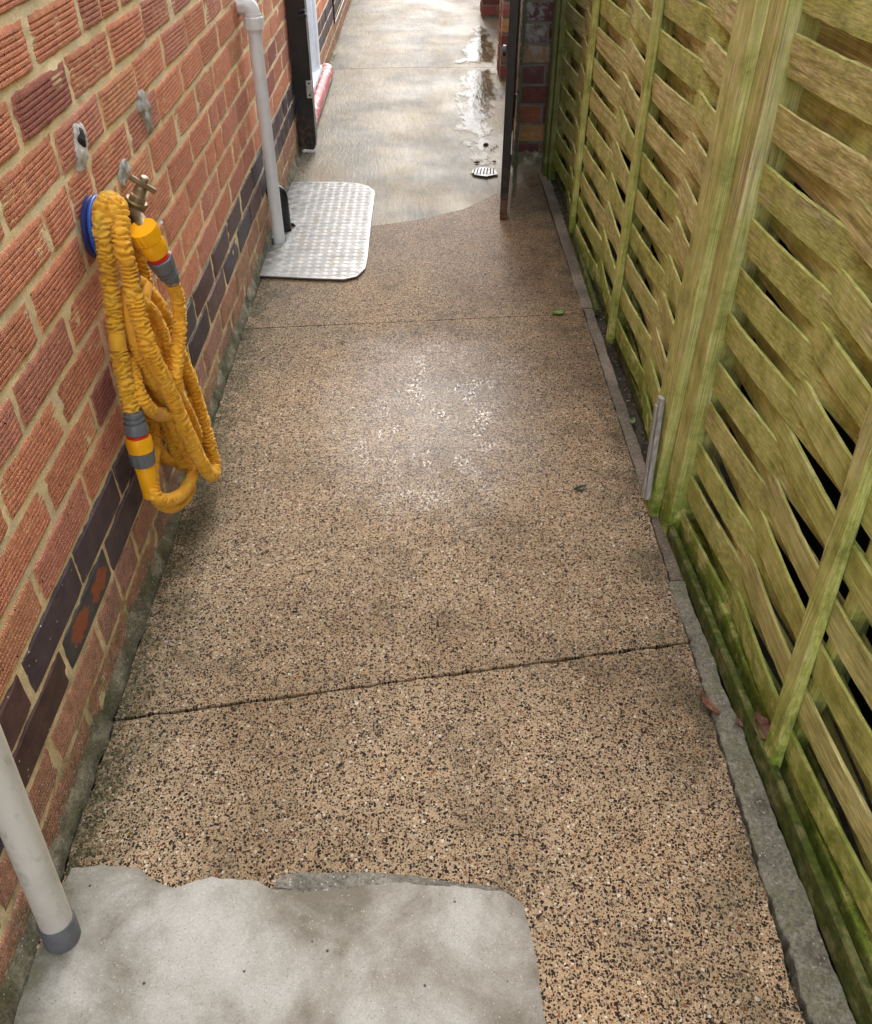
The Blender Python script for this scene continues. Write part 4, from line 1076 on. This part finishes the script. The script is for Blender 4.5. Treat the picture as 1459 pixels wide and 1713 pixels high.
# hanger
hg = thing('hose_hanger', (.0, 1.40, .60), 'round blue plastic hose hanger fixed to the brick wall behind the yellow hose', 'hose hanger')
ca = Vector((.004, 1.390, .660))
mb = MB(); mb.lathe(ca, ca+Vector((1, 0, 0)), [(0, .046), (0, .049), (.006, .050), (.009, .046), (.010, .03)], 64); bpl = mb.build('back_plate', M_NAVY, hg, smooth=True, angle=30)
mb = MB(); th_ = [2*math.pi*k/72 for k in range(73)]
mb.tube([ca+Vector((.014, .048*math.cos(a), .048*math.sin(a))) for a in th_], .0042, 10, cap=False); mb.build('rim', M_BLUE_P, bpl, smooth=True)
mb = MB(); mb.lathe(ca+Vector((.009, 0, .01)), ca+Vector((1, 0, .01)), [(0, .034), (0, .036), (.03, .034), (.031, .02)], 40); mb.build('drum', M_NAVY, hg, smooth=True, angle=30)
q0, q1, q2, q3 = C4(362, 490, .068), C4(384, 505, .068), C4(400, 632, .068), C4(380, 600, .068)
mb = MB(); qs = [q0, q1, q2, q3]; mb.add([*qs, *[p-Vector((.012, 0, 0)) for p in qs]], [(0, 1, 2, 3), (7, 6, 5, 4), (0, 4, 5, 1), (1, 5, 6, 2), (2, 6, 7, 3), (3, 7, 4, 0)]); mb.build('hook', M_NAVY, hg)
# tap
TS = 260/1459.0
def C9(x, y, d): return onx(120+x*TS, 270+y*TS, d)
tp = thing('garden_tap', C9(560, 500, 0.0), 'dull brass garden tap with T handle above the yellow hose coupling', 'tap')
B0 = C9(545, 560, .058); B1 = C9(585, 400, .072)
ax = (B1-B0).normalized()
H = C9(668, 200, .092); axis = (H-B0).normalized(); 
Lh = (H-B0).length
mb = MB(); mb.lathe(B0-axis*.012, H, [(0, .008), (.004, .0125), (.020, .0155), (.034, .0172), (.044, .0176), (.046, .0186), (.049, .0188), (.051, .017)], 32); mb.build('body', M_BRASS, tp, smooth=True, angle=30)
mb = MB(); mb.lathe(B0+axis*.036, H, [(.0, .0125), (.003, .0135, (6, .05)), (.012, .0135, (6, .05)), (.014, .0105), (.026, .0100), (.028, .0085), (.031, .0085)], 48); mb.build('bonnet_nut', M_BRASS2, tp, smooth=True, angle=25)
mb = MB(); mb.lathe(B0+axis*.062, H, [(0, .0045), (Lh-.070, .0045), (Lh-.066, .0075), (Lh-.052, .0072), (Lh-.050, .004)], 20); mb.build('spindle', M_BRASS2, tp, smooth=True)
h0 = C9(548, 148, .079); h1 = C9(785, 285, .108)
mb = MB(); hd = h1-h0; mb.tube([h0+hd*t for t in (0, .02, .12, .42, .5, .58, .88, .98, 1)], [.0035, .0048, .0048, .0040, .0052, .0040, .0048, .0048, .0035], 16); mb.build('handle', M_BRASS2, tp, smooth=True)
sp0 = C9(560, 480, .066); sp1 = C9(675, 640, .096)
mb = MB(); mb.tube(catmull([sp0, C9(612, 520, .078), C9(650, 580, .090), sp1], .004), .0118, 20); mb.build('spout', M_BRASS, tp, smooth=True)
wp0 = B0+axis*.008
mb = MB(); mb.tube([Vector((-.01, wp0.y+.004, wp0.z)), Vector((.02, wp0.y+.002, wp0.z)), wp0], .0105, 18); mb.build('inlet', M_BRASS, tp, smooth=True)
mb = MB(); mb.lathe((.0, wp0.y+.004, wp0.z), (1, wp0.y+.004, wp0.z), [(0, .020), (.002, .022), (.006, .020), (.009, .012)], 24); mb.build('wall_flange', M_BRASS, tp, smooth=True)
# nail
na = onx(284, 383, .0); nb_ = onx(270, 372, .030)
mb = MB(); mb.tube([na-Vector((.01, 0, 0)), nb_], .0014, 8); mb.lathe(nb_, nb_+(nb_-na), [(0, .0014), (0, .0035), (.001, .0035)], 10)
tag(mb.build('nail', M_ZINC, None, smooth=True), 'pale nail sticking out of the brickwork right of the tap', 'nail')

# ------------------------------------------------------------------ small things on the ground
def mat_greywood():
    m = Mat('silvered_bare_wood', .8, .3)
    g1 = m.noise(1.0, 5, .65, vec=m.scale((160, 160, 5)))
    m.color(m.ramp(g1, [(.3, (.16, .15, .13)), (.5, (.33, .32, .29)), (.7, (.48, .47, .44))])); m.bump(g1, .001, .7); return m
A0 = onx(1081, 832, 1.022); A1 = onx(1108, 655, 1.028)
A0.z = max(A0.z, .004)
ofd = (A1-A0).normalized(); oM = Matrix.Translation(A0) @ Vector((0, 0, 1)).rotation_difference(ofd).to_matrix().to_4x4()
mb = MB(); LL = (A1-A0).length
mb.box((-.005, -.013, 0), (.005, .013, LL-.012), M=oM, bev=.0015); mb.box((-.009, -.004, .0), (-.0055, .010, LL-.03), M=oM, bev=.001)
tag(mb.build('wood_offcut', mat_greywood(), None), 'narrow silver grey timber offcut leaning against the foot of the thick fence post', 'timber')
def leaf(loc, size, rz, mat, curl, label, cat='leaf', name='leaf', group=None, aspect=.45, crumple=0.0):
    mb = MB(); nu, nv = 14, 6; vs = []
    for i in range(nu+1):
        t = i/nu; w = aspect*size*math.sin(math.pi*min(1, t*.96+.02))**.8*.5
        for j in range(-nv//2, nv//2+1):
            s = j/(nv/2); x = (t-.5)*size; y = s*w
            z = curl*size*(s*s*.35+(t-.5)**2)+.001+crumple*size*abs(nz(x*80, y*80, size*100))
            c, sn = math.cos(rz), math.sin(rz); vs.append((loc[0]+x*c-y*sn, loc[1]+x*sn+y*c, loc[2]+z))
    k = nv+1
    mb.add(vs, [(i*k+j, (i+1)*k+j, (i+1)*k+j+1, i*k+j+1) for i in range(nu) for j in range(nv)])
    o = mb.build(name, mat, None, smooth=True, angle=180)
    sm = o.modifiers.new('thick', 'SOLIDIFY'); sm.thickness = .0004; sm.offset = 1
    return tag(o, label, cat, group)
M_LG = mat_simple('fresh_green_leaf', (.13, .24, .04), .45, 0, .5, .2)
M_LB = mat_simple('dry_brown_leaf', (.22, .10, .06), .6, 0, .4, .3, .001, 100)
M_LD = mat_simple('dark_wet_leaf', (.035, .04, .018), .4, 0, .5, .3)
leaf((*P2(934, 526), .001), .045, .3, M_LG, .35, 'curled green leaf alone on the aggregate near the far fence board')
leaf((*P2(1058, 707), .002), .028, 1.2, M_LG, .3, 'small green leaf on the strip by the thick post')
leaf((*P2(970, 819), .001), .034, .5, M_LD, .3, 'dark wet leaf lying on the middle slab toward the fence')
leaf((*P2(1184, 1188), .007), .050, 2.0, M_LB, .5, 'long brown leaf on the grey mortar strip beside the slab edge', aspect=.28)
leaf((1.096, .83, .034), .062, 1.9, M_LB, .5, 'large crumpled brown leaf wedged at the foot of the leaning batten', aspect=.6, crumple=.25)
leaf((*P2(1234, 1215), .008), .020, 1.9, M_LB, .4, 'tiny brown leaf against the foot of the board', aspect=.4)
leaf((*P2(440, 602), .001), .020, .9, M_LD, .3, 'little dark leaf scrap near the house wall', aspect=.3)
def sprig(loc, h, n, seed, label):
    random.seed(seed); t = thing('weed', loc, label, 'weed', 'small weeds in the soil by the fence')
    mb = MB(); ml = MB()
    for q in range(n):
        a = random.uniform(0, 6.28); l = h*random.uniform(.6, 1.1); p0 = Vector(loc); p2 = p0+Vector((math.cos(a)*l*.8, math.sin(a)*l*.8, l*.6)); p1 = (p0+p2)/2+Vector((0, 0, l*.25))
        pts = catmull([p0, p1, p2], .006); mb.tube(pts, .0007, 5)
        for s_ in (.5, .75, 1.0):
            c = pts[int(s_*(len(pts)-1))]; w = h*.22; an = random.uniform(0, 6.28)
            u = Vector((math.cos(an), math.sin(an), .3))*w; v = Vector((-math.sin(an), math.cos(an), .1))*w*.7
            ml.add([c, c+u*.5+v*.5, c+u*1.2, c+u*.5-v*.5], [(0, 1, 2, 3)])
    mb.build('stem', M_LG, t); ml.build('leaves', M_LG, t)
sprig((1.10, 2.72, .006), .035, 6, 4, 'small green weed in the soil behind the thin rotting board')
sprig((1.108, 2.33, .006), .022, 4, 6, 'tiny green weed at the foot of the second batten from the pier')
sprig((.012, 5.75, .004), .05, 7, 9, 'pale green weed at the wall base just past the red doorstep')
sprig((.035, 5.05, .004), .03, 4, 12, 'tiny green weed growing beside the red doorstep')

# grit and crumbs in the corners
random.seed(31)
M_GRIT = mat_simple('loose_grit', (.16, .13, .095), .9, 0, .3, .6, .001, 90)
mb = MB()
def grain(x, y, z, r_):
    bm = bmesh.new(); bmesh.ops.create_icosphere(bm, subdivisions=1, radius=r_)
    sd_ = random.uniform(0, 99)
    vs = [Vector((x, y, z))+Vector((v.co.x*(1+.5*nz(v.co.x*300, sd_)), v.co.y*(1+.5*nz(v.co.y*300, sd_, 2)), v.co.z*.6)) for v in bm.verts]
    bm.verts.index_update(); fs = [[v.index for v in f.verts] for f in bm.faces]; bm.free(); mb.add(vs, fs, (1, 1, 1))
for _ in range(1500):
    y = random.uniform(.3, 3.9); grain(.018+abs(random.gauss(0, .022)), y, .0008, random.uniform(.0008, .0024))
for _ in range(1100):
    y = random.uniform(.3, 3.6); grain(1.03-abs(random.gauss(0, .02)), y, .0008, random.uniform(.0008, .0022))
for _ in range(900):
    y = random.uniform(-.2, 3.5); grain(1.085+.037*max(0, 1.4-y)+random.uniform(-.012, .03), y, .002, random.uniform(.0012, .0042))
tag(mb.build('grit', M_GRIT, None), kind='stuff')

# moss tufts on the rail and the foot of the slats
random.seed(77)
M_MOSS = mat_simple('moss_tuft', (.12, .17, .02), .9, 0, .2, .5, .001, 60)
mb = MB()
for _ in range(5200):
    y = random.uniform(.35, 1.35); dens = nz(y*7, 3.3)+.5*nz(y*23, 1.2)
    if dens < random.uniform(-.5, .35): continue
    sx = .036*(1.40-y); q = random.random()
    if q < .7: p = Vector((random.uniform(1.087, 1.121)+sx, y, .0495))
    else: p = Vector((1.066+sx+random.uniform(-.006, .012), y, random.uniform(.02, .045)))
    a = random.uniform(0, 6.28); w = random.uniform(.0006, .0013); h = random.uniform(.0015, .0045)
    d = Vector((math.cos(a), math.sin(a), 0)); lean = Vector((random.uniform(-1, 1), random.uniform(-1, 1), 1.3)).normalized()*h
    mb.add([p-d*w, p+d*w, p+lean], [(0, 1, 2)])
tag(mb.build('moss', M_MOSS, None), kind='stuff')
